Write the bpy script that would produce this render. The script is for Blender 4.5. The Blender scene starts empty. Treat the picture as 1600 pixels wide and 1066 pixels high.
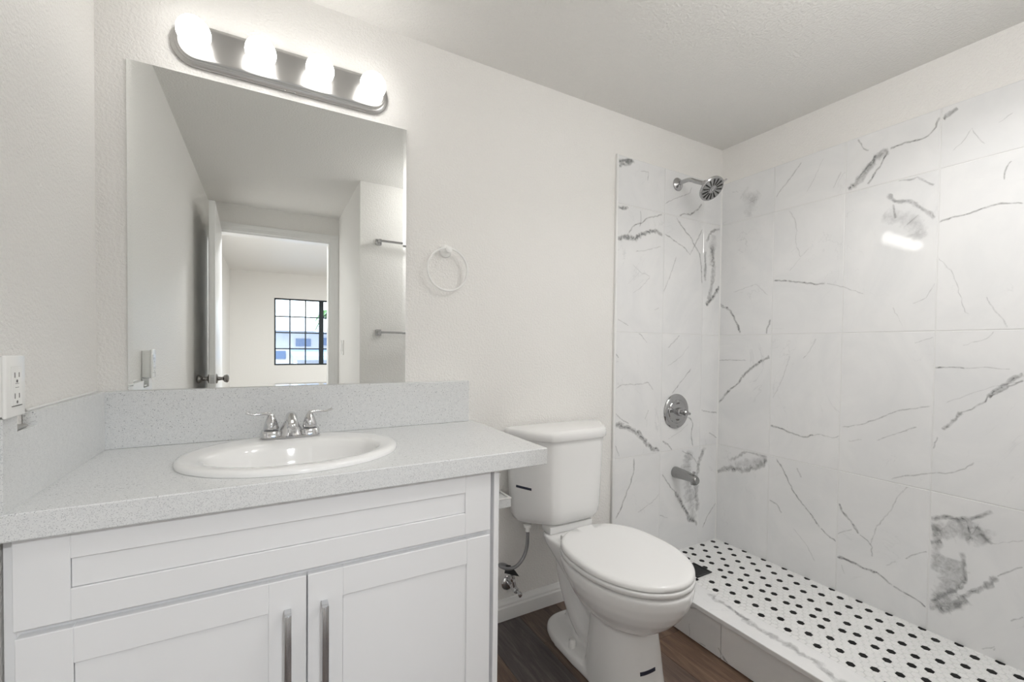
import bpy, bmesh, math, random
from mathutils import Vector, Matrix
from mathutils.bvhtree import BVHTree

sc = bpy.context.scene
COL = sc.collection
PI = math.pi

# ---------------------------------------------------------------- camera
CAM_LOC = Vector((0.40622, -1.58064, 1.13306))
CAM_R = Vector((0.8718456, -0.48966618, 0.01059637))
CAM_U = Vector((0.0000257, 0.02168074, 0.99976495))
CAM_F = Vector((0.48978081, 0.8716404, -0.01891486))
cam_data = bpy.data.cameras.new('camera')
cam_data.sensor_fit = 'HORIZONTAL'
cam_data.sensor_width = 36.0
cam_data.lens = 681.51 * 36.0 / 1600.0
cam_data.shift_x = (800.0 - 802.75) / 1600.0
cam_data.shift_y = (555.76 - 533.0) / 1600.0
cam_data.clip_start = 0.02
cam = bpy.data.objects.new('camera', cam_data)
cam.matrix_world = Matrix(((CAM_R.x, CAM_U.x, -CAM_F.x, CAM_LOC.x),
                           (CAM_R.y, CAM_U.y, -CAM_F.y, CAM_LOC.y),
                           (CAM_R.z, CAM_U.z, -CAM_F.z, CAM_LOC.z),
                           (0, 0, 0, 1)))
COL.objects.link(cam)
sc.camera = cam

# ---------------------------------------------------------------- sky, exposure
world = bpy.data.worlds.new('world')
sc.world = world
world.use_nodes = True
wbg = world.node_tree.nodes['Background']
wbg.inputs[0].default_value = (0.86, 0.94, 1.0, 1)
SKY_STRENGTH = 4.0
wbg.inputs[1].default_value = SKY_STRENGTH
sc.view_settings.view_transform = 'Standard'
sc.view_settings.look = 'None'
sc.view_settings.gamma = 1.0
sc.view_settings.use_curve_mapping = False
sc.view_settings.exposure = 0.2
BULB_STRENGTH = 6.6
SHOWER_FILL_WATTS = 4.7  # this and the next three drive added fill lights
FILL_GLOBE_STRENGTH = 23.0
ROOM_FILL_WATTS = 46.0
FAR_FILL_WATTS = 22.0
sc.cycles.max_bounces = 14
sc.cycles.diffuse_bounces = 8
sc.cycles.glossy_bounces = 6
sc.cycles.transmission_bounces = 6
sc.cycles.transparent_max_bounces = 16
sc.cycles.sample_clamp_indirect = 4.0


sun_data = bpy.data.lights.new('sun', 'SUN')
sun_data.energy = 2.5
sun_data.angle = math.radians(0.6)
sun = bpy.data.objects.new('sun', sun_data)
sun.rotation_euler = (math.radians(-48), 0, math.radians(14))   # high, behind the house we stand in
COL.objects.link(sun)


# ---------------------------------------------------------------- node helpers
def new_mat(name):
    m = bpy.data.materials.new(name)
    m.use_nodes = True
    return m, m.node_tree.nodes, m.node_tree.links, m.node_tree.nodes['Principled BSDF']


def simple(name, col, rough=0.5, metal=0.0, coat=0.0, ior=1.45):
    m, n, l, b = new_mat(name)
    b.inputs['Base Color'].default_value = (*col, 1)
    b.inputs['Roughness'].default_value = rough
    b.inputs['Metallic'].default_value = metal
    b.inputs['Coat Weight'].default_value = coat
    b.inputs['IOR'].default_value = ior
    return m


def coords(n):
    return n.new('ShaderNodeTexCoord').outputs['Object']


def noise(n, l, vec, scale, detail=2.0, rough=0.5, dist=0.0):
    t = n.new('ShaderNodeTexNoise')
    t.inputs['Scale'].default_value = scale
    t.inputs['Detail'].default_value = detail
    t.inputs['Roughness'].default_value = rough
    t.inputs['Distortion'].default_value = dist
    l.new(vec, t.inputs['Vector'])
    return t.outputs['Fac']


def ramp(n, l, fac, stops):
    r = n.new('ShaderNodeValToRGB')
    e = r.color_ramp.elements
    while len(e) < len(stops):
        e.new(0.5)
    for el, (p, c) in zip(e, stops):
        el.position = p
        el.color = (c, c, c, 1) if isinstance(c, (int, float)) else (*c, 1)
    l.new(fac, r.inputs['Fac'])
    return r.outputs['Color']


def mixc(n, l, fac, a, b, mode='MIX'):
    m = n.new('ShaderNodeMix')
    m.data_type = 'RGBA'
    m.blend_type = mode
    for sock, val in ((m.inputs[0], fac), (m.inputs[6], a), (m.inputs[7], b)):
        if hasattr(val, 'is_linked'):
            l.new(val, sock)
        elif isinstance(val, (int, float)):
            sock.default_value = val
        else:
            sock.default_value = (*val, 1)
    return m.outputs[2]


def math_(n, l, op, a, b=0.0, c=0.0):
    m = n.new('ShaderNodeMath')
    m.operation = op
    for i, v in enumerate((a, b, c)):
        if hasattr(v, 'is_linked'):
            l.new(v, m.inputs[i])
        else:
            m.inputs[i].default_value = v
    return m.outputs[0]


def bump(n, l, b, h, strength, dist):
    k = n.new('ShaderNodeBump')
    k.inputs['Strength'].default_value = strength
    k.inputs['Distance'].default_value = dist
    l.new(h, k.inputs['Height'])
    l.new(k.outputs['Normal'], b.inputs['Normal'])


# ---------------------------------------------------------------- materials
def paint(name, col, rough, scale, strength, dist=0.002):
    m, n, l, b = new_mat(name)
    c = coords(n)
    b.inputs['Base Color'].default_value = (*col, 1)
    b.inputs['Roughness'].default_value = rough
    h = noise(n, l, c, scale, 3.0, 0.55, 0.3)
    h2 = ramp(n, l, h, [(0.38, 0.0), (0.62, 1.0)])
    bump(n, l, b, h2, strength, dist)
    return m


M = {}
M['paint'] = paint('wall_paint', (0.87, 0.858, 0.835), 0.40, 130, 0.48)
M['ceiling'] = paint('ceiling_paint', (0.80, 0.79, 0.765), 0.7, 110, 0.6)
M['trim'] = simple('trim_paint', (0.86, 0.86, 0.85), 0.3)
M['cabinet'] = simple('cabinet_lacquer', (0.835, 0.84, 0.852), 0.35)
M['porcelain'] = simple('porcelain', (0.88, 0.88, 0.875), 0.08, coat=0.3)
M['plastic_white'] = simple('white_plastic', (0.93, 0.93, 0.915), 0.25)
M['seat_plastic'] = simple('seat_plastic', (0.88, 0.88, 0.875), 0.16)
M['chrome'] = simple('chrome', (0.66, 0.66, 0.67), 0.06, 1.0)
M['shower_chrome'] = simple('shower_chrome', (0.47, 0.47, 0.475), 0.10, 1.0)
M['spout_metal'] = simple('spout_metal', (0.36, 0.36, 0.36), 0.22, 1.0)
M['nickel'] = simple('brushed_nickel', (0.52, 0.515, 0.505), 0.30, 1.0)
M['steel'] = simple('steel_pull', (0.56, 0.565, 0.575), 0.22, 1.0)
M['knob_metal'] = simple('dark_nickel', (0.30, 0.29, 0.28), 0.18, 1.0)
M['black'] = simple('black_plastic', (0.02, 0.02, 0.022), 0.4)
M['slot'] = simple('slot_dark', (0.13, 0.125, 0.12), 0.6)
M['nozzle'] = simple('nozzle_rubber', (0.015, 0.015, 0.015), 0.5)
M['navy'] = simple('navy_tape', (0.03, 0.035, 0.06), 0.45)
M['window_black'] = simple('window_frame_black', (0.012, 0.02, 0.025), 0.45)
M['grout'] = simple('white_grout', (0.80, 0.80, 0.79), 0.75)
M['hex_white'] = simple('hex_white_glaze', (0.86, 0.86, 0.855), 0.22)
M['hex_black'] = simple('hex_black_glaze', (0.006, 0.006, 0.006), 0.5, ior=1.3)
M['hex_grout'] = simple('hex_grout', (0.72, 0.72, 0.715), 0.8)
M['leaf'] = simple('palm_green', (0.06, 0.16, 0.04), 0.6)
M['trunk'] = simple('palm_trunk', (0.14, 0.10, 0.07), 0.8)
M['house_wall'] = simple('house_wall', (0.52, 0.50, 0.52), 0.8)
M['house_roof'] = simple('house_roof', (0.55, 0.58, 0.64), 0.8)
M['house_dark'] = simple('house_window', (0.10, 0.15, 0.26), 0.3)
M['asphalt'] = simple('asphalt', (0.30, 0.36, 0.45), 0.8)
M['awning'] = simple('blue_canvas', (0.34, 0.46, 0.66), 0.7)
M['carpet'] = simple('bedroom_floor', (0.40, 0.37, 0.34), 0.7)


def make_mirror():
    m, n, l, b = new_mat('mirror_silver')
    b.inputs['Base Color'].default_value = (0.88, 0.895, 0.885, 1)
    b.inputs['Metallic'].default_value = 1.0
    b.inputs['Roughness'].default_value = 0.0
    return m


M['mirror'] = make_mirror()


def make_bulb():
    m, n, l, b = new_mat('frosted_bulb')
    b.inputs['Base Color'].default_value = (0.9, 0.9, 0.88, 1)
    b.inputs['Emission Color'].default_value = (1.0, 0.975, 0.94, 1)
    b.inputs['Emission Strength'].default_value = BULB_STRENGTH
    return m


M['bulb'] = make_bulb()
M['globe'] = M['bulb'].copy()  # glow of the added globe fill
M['globe'].name = 'opal_fill_globe'
M['globe'].node_tree.nodes['Principled BSDF'].inputs['Emission Strength'].default_value = FILL_GLOBE_STRENGTH
M['globe'].node_tree.nodes['Principled BSDF'].inputs['Emission Color'].default_value = (1.0, 0.985, 0.965, 1)


def make_quartz():
    m, n, l, b = new_mat('speckled_quartz')
    c = coords(n)

    def cells(scale, lo, hi):
        v = n.new('ShaderNodeTexVoronoi')
        v.inputs['Scale'].default_value = scale
        l.new(c, v.inputs['Vector'])
        sep = n.new('ShaderNodeSeparateColor')
        l.new(v.outputs['Color'], sep.inputs[0])
        pick = math_(n, l, 'GREATER_THAN', sep.outputs[0], lo)
        size = math_(n, l, 'LESS_THAN', v.outputs['Distance'], math_(n, l, 'MULTIPLY', sep.outputs[1], hi))
        return math_(n, l, 'MULTIPLY', pick, size), sep.outputs[2]
    base = mixc(n, l, noise(n, l, c, 90, 4), (0.70, 0.715, 0.725), (0.80, 0.81, 0.81))
    m1, t1 = cells(680, 0.50, 0.62)
    col = mixc(n, l, math_(n, l, 'MULTIPLY', m1, 0.7), base, (0.47, 0.48, 0.495))
    m2, t2 = cells(500, 0.74, 0.58)
    col = mixc(n, l, math_(n, l, 'MULTIPLY', m2, 0.75), col, mixc(n, l, t2, (0.93, 0.93, 0.92), (0.46, 0.465, 0.48)))
    m3, t3 = cells(260, 0.89, 0.45)
    col = mixc(n, l, math_(n, l, 'MULTIPLY', m3, 0.85), col, mixc(n, l, t3, (0.40, 0.41, 0.43), (0.27, 0.28, 0.30)))
    l.new(col, b.inputs['Base Color'])
    b.inputs['Roughness'].default_value = 0.22
    return m


M['quartz'] = make_quartz()


def marble_base(n, l, c):
    f = noise(n, l, c, 3.0, 6.0, 0.6, 1.2)
    cloud = ramp(n, l, f, [(0.35, (0.80, 0.805, 0.81)), (0.62, (0.855, 0.855, 0.855))])
    v = noise(n, l, c, 2.3, 5.0, 0.55, 1.8)
    d = math_(n, l, 'ABSOLUTE', math_(n, l, 'SUBTRACT', v, 0.5))
    thin = ramp(n, l, d, [(0.0, 1.0), (0.006, 0.0)])
    gate = ramp(n, l, noise(n, l, c, 5.0, 2.0), [(0.52, 0.0), (0.68, 1.0)])
    k = math_(n, l, 'MULTIPLY', math_(n, l, 'MULTIPLY', thin, gate), 0.28)
    return mixc(n, l, k, cloud, (0.45, 0.46, 0.47))


def make_marble():
    m, n, l, b = new_mat('marble_tile')
    c = n.new('ShaderNodeTexCoord')
    at = n.new('ShaderNodeAttribute')
    at.attribute_name = 'tile_shift'
    add = n.new('ShaderNodeVectorMath')
    add.operation = 'ADD'
    l.new(c.outputs['Object'], add.inputs[0])
    l.new(at.outputs['Vector'], add.inputs[1])
    l.new(marble_base(n, l, add.outputs[0]), b.inputs['Base Color'])
    b.inputs['Roughness'].default_value = 0.035
    h = noise(n, l, c.outputs['Object'], 7, 2)
    bump(n, l, b, h, 0.02, 0.01)
    return m


M['marble'] = make_marble()


def make_vein():
    m, n, l, b = new_mat('marble_vein')
    c = coords(n)
    uv = n.new('ShaderNodeUVMap')
    sep = n.new('ShaderNodeSeparateXYZ')
    l.new(uv.outputs[0], sep.inputs[0])
    at = n.new('ShaderNodeAttribute')
    at.attribute_name = 'vein_strength'
    wob = math_(n, l, 'ADD', math_(n, l, 'MULTIPLY', math_(n, l, 'SUBTRACT', noise(n, l, c, 18, 3.0, 0.55), 0.5), 2.0),
                math_(n, l, 'MULTIPLY', math_(n, l, 'SUBTRACT', noise(n, l, c, 80, 5.0, 0.65), 0.5), 0.7))
    d = math_(n, l, 'ABSOLUTE', math_(n, l, 'ADD', math_(n, l, 'MULTIPLY', math_(n, l, 'SUBTRACT', sep.outputs[1], 0.5), 2.0), wob))
    core = ramp(n, l, d, [(0.12, 1.0), (0.5, 0.55), (0.80, 0.0)])
    # never reaches the ribbon's own border
    e = math_(n, l, 'ABSOLUTE', math_(n, l, 'MULTIPLY', math_(n, l, 'SUBTRACT', sep.outputs[1], 0.5), 2.0))
    edge = ramp(n, l, e, [(0.7, 1.0), (1.0, 0.0)])
    ends = ramp(n, l, sep.outputs[0], [(0.0, 0.0), (0.04, 1.0), (0.96, 1.0), (1.0, 0.0)])
    spk = ramp(n, l, noise(n, l, c, 38, 8.0, 0.7, 1.4), [(0.36, 0.35), (0.58, 1.0)])
    a = math_(n, l, 'MULTIPLY', math_(n, l, 'MULTIPLY', core, edge), math_(n, l, 'MULTIPLY', ends, spk))
    a = math_(n, l, 'MULTIPLY', a, math_(n, l, 'MULTIPLY', at.outputs['Fac'], 0.92))
    col = mixc(n, l, noise(n, l, c, 120, 4.0, 0.7), (0.17, 0.172, 0.175), (0.46, 0.465, 0.465))
    l.new(col, b.inputs['Base Color'])
    b.inputs['Roughness'].default_value = 0.07
    l.new(a, b.inputs['Alpha'])
    return m


M['vein'] = make_vein()


def make_wood():
    m, n, l, b = new_mat('dark_plank_floor')
    c = n.new('ShaderNodeTexCoord')
    at = n.new('ShaderNodeAttribute')
    at.attribute_name = 'plank_tone'
    mp = n.new('ShaderNodeMapping')
    mp.inputs['Scale'].default_value = (14, 1.3, 1)
    l.new(c.outputs['Object'], mp.inputs['Vector'])
    add = n.new('ShaderNodeVectorMath')
    add.operation = 'ADD'
    l.new(mp.outputs[0], add.inputs[0])
    l.new(at.outputs['Vector'], add.inputs[1])
    grain = noise(n, l, add.outputs[0], 2.2, 8.0, 0.66, 1.0)
    fine = noise(n, l, add.outputs[0], 9.0, 5.0, 0.7, 0.5)
    g = math_(n, l, 'ADD', math_(n, l, 'MULTIPLY', grain, 0.7), math_(n, l, 'MULTIPLY', fine, 0.3))
    sep = n.new('ShaderNodeSeparateXYZ')
    l.new(at.outputs['Vector'], sep.inputs[0])
    tone = math_(n, l, 'FRACT', sep.outputs[0])
    grey = ramp(n, l, g, [(0.32, (0.043, 0.036, 0.038)), (0.52, (0.101, 0.086, 0.085)), (0.72, (0.203, 0.176, 0.169))])
    brown = ramp(n, l, g, [(0.32, (0.058, 0.033, 0.021)), (0.52, (0.150, 0.088, 0.055)), (0.72, (0.27, 0.175, 0.120))])
    l.new(mixc(n, l, tone, grey, brown), b.inputs['Base Color'])
    b.inputs['Roughness'].default_value = 0.42
    bump(n, l, b, g, 0.15, 0.002)
    return m


M['wood'] = make_wood()


def make_braid():
    m, n, l, b = new_mat('braided_steel')
    c = coords(n)
    w = n.new('ShaderNodeTexWave')
    w.inputs['Scale'].default_value = 220
    l.new(c, w.inputs['Vector'])
    b.inputs['Base Color'].default_value = (0.30, 0.30, 0.31, 1)
    b.inputs['Metallic'].default_value = 0.8
    b.inputs['Roughness'].default_value = 0.4
    bump(n, l, b, w.outputs['Fac'], 0.4, 0.002)
    return m


M['braid'] = make_braid()


def make_glass():
    m, n, l, b = new_mat('window_glass')
    for k in list(n):
        if k.type != 'OUTPUT_MATERIAL':
            n.remove(k)
    out = [k for k in n if k.type == 'OUTPUT_MATERIAL'][0]
    t = n.new('ShaderNodeBsdfTransparent')
    t.inputs[0].default_value = (0.93, 0.96, 0.98, 1)
    g = n.new('ShaderNodeBsdfGlossy')
    g.inputs['Roughness'].default_value = 0.02
    fr = n.new('ShaderNodeFresnel')
    mx = n.new('ShaderNodeMixShader')
    l.new(fr.outputs[0], mx.inputs[0])
    l.new(t.outputs[0], mx.inputs[1])
    l.new(g.outputs[0], mx.inputs[2])
    l.new(mx.outputs[0], out.inputs[0])
    return m


M['glass'] = make_glass()


# ---------------------------------------------------------------- mesh helpers
def NB():
    return bmesh.new()


def box(bm, x0, x1, y0, y1, z0, z1, bev=0.0, seg=2, mi=0):
    r = bmesh.ops.create_cube(bm, size=1.0)
    vs = r['verts']
    for v in vs:
        v.co = Vector(((x0 + x1) / 2 + v.co.x * (x1 - x0), (y0 + y1) / 2 + v.co.y * (y1 - y0), (z0 + z1) / 2 + v.co.z * (z1 - z0)))
    fs = set(f for v in vs for f in v.link_faces)
    for f in fs:
        f.material_index = mi
    if bev > 0:
        es = list(set(e for v in vs for e in v.link_edges))
        r2 = bmesh.ops.bevel(bm, geom=es, offset=bev, segments=seg, affect='EDGES', profile=0.5)
        for f in r2['faces']:
            f.material_index = mi
    return bm


def loft(bm, rings, cap0=True, cap1=True, closed=True, mi=0):
    vr = [[bm.verts.new(p) for p in ring] for ring in rings]
    n = len(vr[0])
    for a, b in zip(vr[:-1], vr[1:]):
        for i in range(n if closed else n - 1):
            j = (i + 1) % n
            f = bm.faces.new((a[i], a[j], b[j], b[i]))
            f.material_index = mi
    if closed:
        if cap0:
            bm.faces.new(list(reversed(vr[0]))).material_index = mi
        if cap1:
            bm.faces.new(vr[-1]).material_index = mi
    return vr


def tube(bm, pts, rad, sides=16, mi=0, caps=True):
    pts = [Vector(p) for p in pts]
    n = len(pts)
    rads = rad if isinstance(rad, (list, tuple)) else [rad] * n
    rings = []
    up = None
    for i, p in enumerate(pts):
        t = (pts[min(i + 1, n - 1)] - pts[max(i - 1, 0)]).normalized()
        if up is None:
            up = Vector((0, 0, 1)) if abs(t.z) < 0.9 else Vector((1, 0, 0))
        a = (up - t * up.dot(t)).normalized()
        up = a
        b = t.cross(a)
        rings.append([p + (a * math.cos(2 * PI * k / sides) + b * math.sin(2 * PI * k / sides)) * rads[i] for k in range(sides)])
    return loft(bm, rings, caps, caps, True, mi)


def smooth_path(pts, n=8):
    pts = [Vector(p) for p in pts]
    out = []
    for i in range(len(pts) - 1):
        p0 = pts[max(i - 1, 0)]
        p1, p2 = pts[i], pts[i + 1]
        p3 = pts[min(i + 2, len(pts) - 1)]
        for k in range(n):
            t = k / n
            out.append(0.5 * ((2 * p1) + (p2 - p0) * t + (2 * p0 - 5 * p1 + 4 * p2 - p3) * t * t + (3 * p1 - p0 - 3 * p2 + p3) * t ** 3))
    out.append(pts[-1])
    return out


def lathe(bm, prof, origin, axis=(0, 0, 1), sides=32, mi=0, scale=(1, 1)):
    """prof: (radius, distance along axis)"""
    o = Vector(origin)
    t = Vector(axis).normalized()
    ref = Vector((0, 0, 1)) if abs(t.z) < 0.9 else Vector((1, 0, 0))
    a = (ref - t * ref.dot(t)).normalized()
    b = t.cross(a)
    rings = [[o + t * h + (a * math.cos(2 * PI * k / sides) * scale[0] + b * math.sin(2 * PI * k / sides) * scale[1]) * max(r, 1e-4)
              for k in range(sides)] for r, h in prof]
    return loft(bm, rings, True, True, True, mi)


def sphere(bm, c, r, seg=24, rings=16, sc3=(1, 1, 1)):
    ret = bmesh.ops.create_uvsphere(bm, u_segments=seg, v_segments=rings, radius=1.0)
    for v in ret['verts']:
        v.co = Vector((c[0] + v.co.x * r * sc3[0], c[1] + v.co.y * r * sc3[1], c[2] + v.co.z * r * sc3[2]))


def link(name, mesh, parent=None):
    o = bpy.data.objects.new(name, mesh)
    COL.objects.link(o)
    if parent is not None:
        o.parent = parent
        o.matrix_parent_inverse = Matrix.Translation(-world_loc(parent))
    return o


def world_loc(o):
    v = Vector(o.location)
    if o.parent is not None:
        v = v + world_loc(o.parent) + o.matrix_parent_inverse.translation
    return v


def obj(name, bm, mats, parent=None, smooth=True, angle=35, normals=True):
    if normals:
        bmesh.ops.recalc_face_normals(bm, faces=bm.faces)
    me = bpy.data.meshes.new(name)
    bm.to_mesh(me)
    bm.free()
    if not isinstance(mats, (list, tuple)):
        mats = [mats]
    for m in mats:
        me.materials.append(M[m] if isinstance(m, str) else m)
    if smooth:
        for p in me.polygons:
            p.use_smooth = True
        me.set_sharp_from_angle(angle=math.radians(angle))
    return link(name, me, parent)


def thing(name, label, cat, loc=(0, 0, 0), group=None):
    o = bpy.data.objects.new(name, None)
    o.empty_display_size = 0.05
    COL.objects.link(o)
    o.location = loc
    return tag(o, label, cat, group)


def tag(o, label, cat, group=None):
    o['label'] = label
    o['category'] = cat
    if group:
        o['group'] = group
    return o


def struct(name, bm, mats, label=None, parent=None, **kw):
    o = obj(name, bm, mats, parent, **kw)
    if parent is None:
        o['kind'] = 'structure'
    if label:
        o['label'] = label
    return o


def egg(xc, yb, yf, hw, z, nb=2.0, nf=2.0, split=0.5, n=48):
    """outline, back end yb, front end yf (more negative), half width hw"""
    yc = yf + (yb - yf) * split
    out = []
    for k in range(n):
        a = 2 * PI * k / n
        c, s = math.cos(a), math.sin(a)
        e = nb if s > 0 else nf
        x = xc + hw * math.copysign(abs(c) ** (2 / e), c)
        y = yc + ((yb - yc) if s > 0 else (yc - yf)) * math.copysign(abs(s) ** (2 / e), s)
        out.append(Vector((x, y, z)))
    return out


def bake(o):
    """turn the object's modifiers into its mesh"""
    dg = bpy.context.evaluated_depsgraph_get()
    me = bpy.data.meshes.new_from_object(o.evaluated_get(dg))
    o.modifiers.clear()
    o.data = me
    for p in me.polygons:
        p.use_smooth = True
    return o


def veins(bm, data, to3d, seed, lift, cells=None):
    """tapering ribbons of vein a fraction of a millimetre over the tile face"""
    rnd = random.Random(seed)
    uvl = bm.loops.layers.uv.verify()
    sl = bm.verts.layers.float.get('vein_strength') or bm.verts.layers.float.new('vein_strength')
    for i, (hw, st, pts) in enumerate(data):
        p2 = [Vector((a, b, 0)) for a, b in pts]
        lim = None      # a vein ends at its own tile's edges
        if cells:
            for (ua, ub, za, zb) in cells:
                if all(ua - 0.014 < a < ub + 0.014 and za - 0.014 < b < zb + 0.014 for a, b in pts):
                    lim = (ua + 0.0016, ub - 0.0016, za + 0.0016, zb - 0.0016)
                    break

        def put(q, o_):
            if lim:
                return to3d(min(max(q.x, lim[0]), lim[1]), min(max(q.y, lim[2]), lim[3]), o_)
            return to3d(q.x, q.y, o_)
        fine = []
        for a, b in zip(p2[:-1], p2[1:]):
            d = b - a
            L = d.length
            nseg = max(2, int(L / 0.012))
            perp = Vector((-d.y, d.x, 0)).normalized() if L > 1e-6 else Vector((0, 1, 0))
            for k in range(nseg):
                t = k / nseg
                j = 0 if k == 0 else rnd.uniform(-1, 1) * 0.0022
                fine.append(a + d * t + perp * j)
        fine.append(p2[-1])
        n = len(fine)
        off = lift + 0.000012 * i
        prev = None
        for k, p in enumerate(fine):
            t = (fine[min(k + 1, n - 1)] - fine[max(k - 1, 0)])
            t = t.normalized() if t.length > 1e-9 else Vector((1, 0, 0))
            q = Vector((-t.y, t.x, 0))
            w = hw * 1.45 * rnd.uniform(0.65, 1.2) + 0.0008
            u = k / (n - 1)
            a = bm.verts.new(put(p + q * w, off))
            b = bm.verts.new(put(p - q * w, off))
            a[sl] = b[sl] = st * rnd.uniform(0.75, 1.15)
            if prev:
                try:
                    f = bm.faces.new((prev[0], a, b, prev[1]))
                except ValueError:
                    f = None
                if f:
                    f.material_index = 1
                    for lp in f.loops:
                        if lp.vert in (prev[0], prev[1]):
                            uu = prev[2]
                        else:
                            uu = u
                        vv = 1.0 if lp.vert in (prev[0], a) else 0.0
                        lp[uvl].uv = (uu, vv)
            prev = (a, b, u)


# marble veins on the tile faces, metres: (half width, strength, points)
VEINS_BACK = [
    (0.014, 0.7, [(1.845,1.999),(1.884,2.012),(1.948,2.042)]),
    (0.0093, 0.8, [(1.844,2.022),(1.884,2.031),(1.935,2.039)]),
    (0.0024, 0.4, [(1.988,2.001),(2.042,2.007),(2.036,1.962)]),
    (0.0026, 0.35, [(2.157,1.87),(2.229,1.908),(2.349,1.96),(2.363,1.994)]),
    (0.0043, 0.6, [(2.268,1.827),(2.306,1.843),(2.352,1.845),(2.406,1.88),(2.445,1.919)]),
    (0.0024, 0.4, [(1.993,1.808),(1.998,1.751),(1.988,1.73)]),
    (0.0036, 0.6, [(1.917,1.687),(1.942,1.724),(2.001,1.751),(2.047,1.783),(2.144,1.813)]),
    (0.0141, 0.85, [(1.845,1.66),(1.917,1.668),(1.982,1.671)]),
    (0.0114, 0.75, [(1.969,1.675),(2.049,1.71),(2.111,1.723),(2.152,1.714)]),
    (0.0093, 0.7, [(1.845,1.799),(1.876,1.804),(1.914,1.815)]),
    (0.0035, 0.5, [(2.161,1.72),(2.234,1.694),(2.31,1.667),(2.357,1.636),(2.388,1.682),(2.457,1.787)]),
    (0.0044, 0.6, [(2.246,1.813),(2.292,1.774),(2.355,1.731),(2.396,1.683),(2.437,1.645),(2.45,1.582),(2.457,1.486)]),
    (0.0024, 0.3, [(1.964,1.606),(2.051,1.626),(2.141,1.652)]),
    (0.0019, 0.25, [(1.946,1.542),(1.999,1.508),(2.067,1.495),(2.014,1.441),(1.949,1.402)]),
    (0.0029, 0.35, [(2.251,1.614),(2.223,1.539),(2.161,1.422)]),
    (0.0087, 0.5, [(2.599,1.812),(2.523,1.775),(2.483,1.721)]),
    (0.0105, 0.5, [(2.477,1.671),(2.482,1.586),(2.486,1.505)]),
    (0.014, 0.8, [(2.609,1.487),(2.559,1.428),(2.526,1.404),(2.49,1.375)]),
    (0.0159, 0.5, [(2.534,1.711),(2.554,1.593),(2.54,1.482),(2.51,1.393)]),
    (0.0247, 0.3, [(2.549,1.767),(2.535,1.678),(2.529,1.59)]),
    (0.0023, 0.35, [(1.855,1.273),(1.887,1.26),(1.926,1.242)]),
    (0.0024, 0.25, [(2.099,1.328),(2.134,1.342)]),
    (0.0024, 0.35, [(1.992,1.211),(2.052,1.164)]),
    (0.003, 0.35, [(2.288,1.207),(2.247,1.172),(2.2,1.138)]),
    (0.002, 0.25, [(2.365,1.151),(2.299,1.093),(2.202,1.043)]),
    (0.0031, 0.5, [(1.847,1.109),(1.864,1.088)]),
    (0.0033, 0.45, [(2.386,1.029),(2.319,0.972),(2.238,0.901)]),
    (0.0029, 0.35, [(1.85,0.938),(1.891,0.958),(1.976,0.957),(2.065,0.963),(2.103,0.923)]),
    (0.0028, 0.45, [(1.852,0.824),(1.88,0.796),(1.937,0.765)]),
    (0.0132, 0.75, [(1.846,0.774),(1.923,0.751),(1.996,0.718),(2.049,0.67),(2.095,0.627),(2.156,0.603)]),
    (0.0024, 0.35, [(2.068,0.826),(2.046,0.779)]),
    (0.0028, 0.4, [(1.853,0.668),(1.877,0.613)]),
    (0.0043, 0.55, [(2.358,0.768),(2.384,0.76),(2.402,0.73),(2.392,0.672),(2.406,0.606)]),
    (0.004, 0.5, [(2.471,0.802),(2.535,0.786),(2.604,0.778)]),
    (0.0036, 0.5, [(2.538,0.671),(2.605,0.635)]),
    (0.0047, 0.6, [(2.172,0.658),(2.212,0.637),(2.245,0.605)]),
    (0.002, 0.25, [(2.368,0.732),(2.293,0.692),(2.212,0.665)]),
    (0.035, 0.4, [(2.389,0.59),(2.357,0.5),(2.376,0.404),(2.397,0.294),(2.426,0.194)]),
    (0.0158, 0.55, [(2.504,0.596),(2.47,0.534),(2.445,0.465),(2.439,0.347),(2.46,0.248)]),
    (0.0123, 0.75, [(2.276,0.384),(2.337,0.293),(2.39,0.213),(2.458,0.176)]),
    (0.0034, 0.5, [(2.176,0.489),(2.234,0.413),(2.284,0.371)]),
    (0.0035, 0.4, [(2.32,0.591),(2.398,0.56),(2.453,0.5)]),
    (0.0039, 0.55, [(1.977,0.596),(1.974,0.527),(1.951,0.465),(1.903,0.377),(1.862,0.31)]),
    (0.0021, 0.3, [(2.158,0.39),(2.109,0.354),(2.005,0.317)]),
    (0.0036, 0.5, [(2.612,0.271),(2.534,0.198),(2.499,0.144)]),
    (0.0025, 0.35, [(2.157,0.278),(2.222,0.25)]),
]
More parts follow.
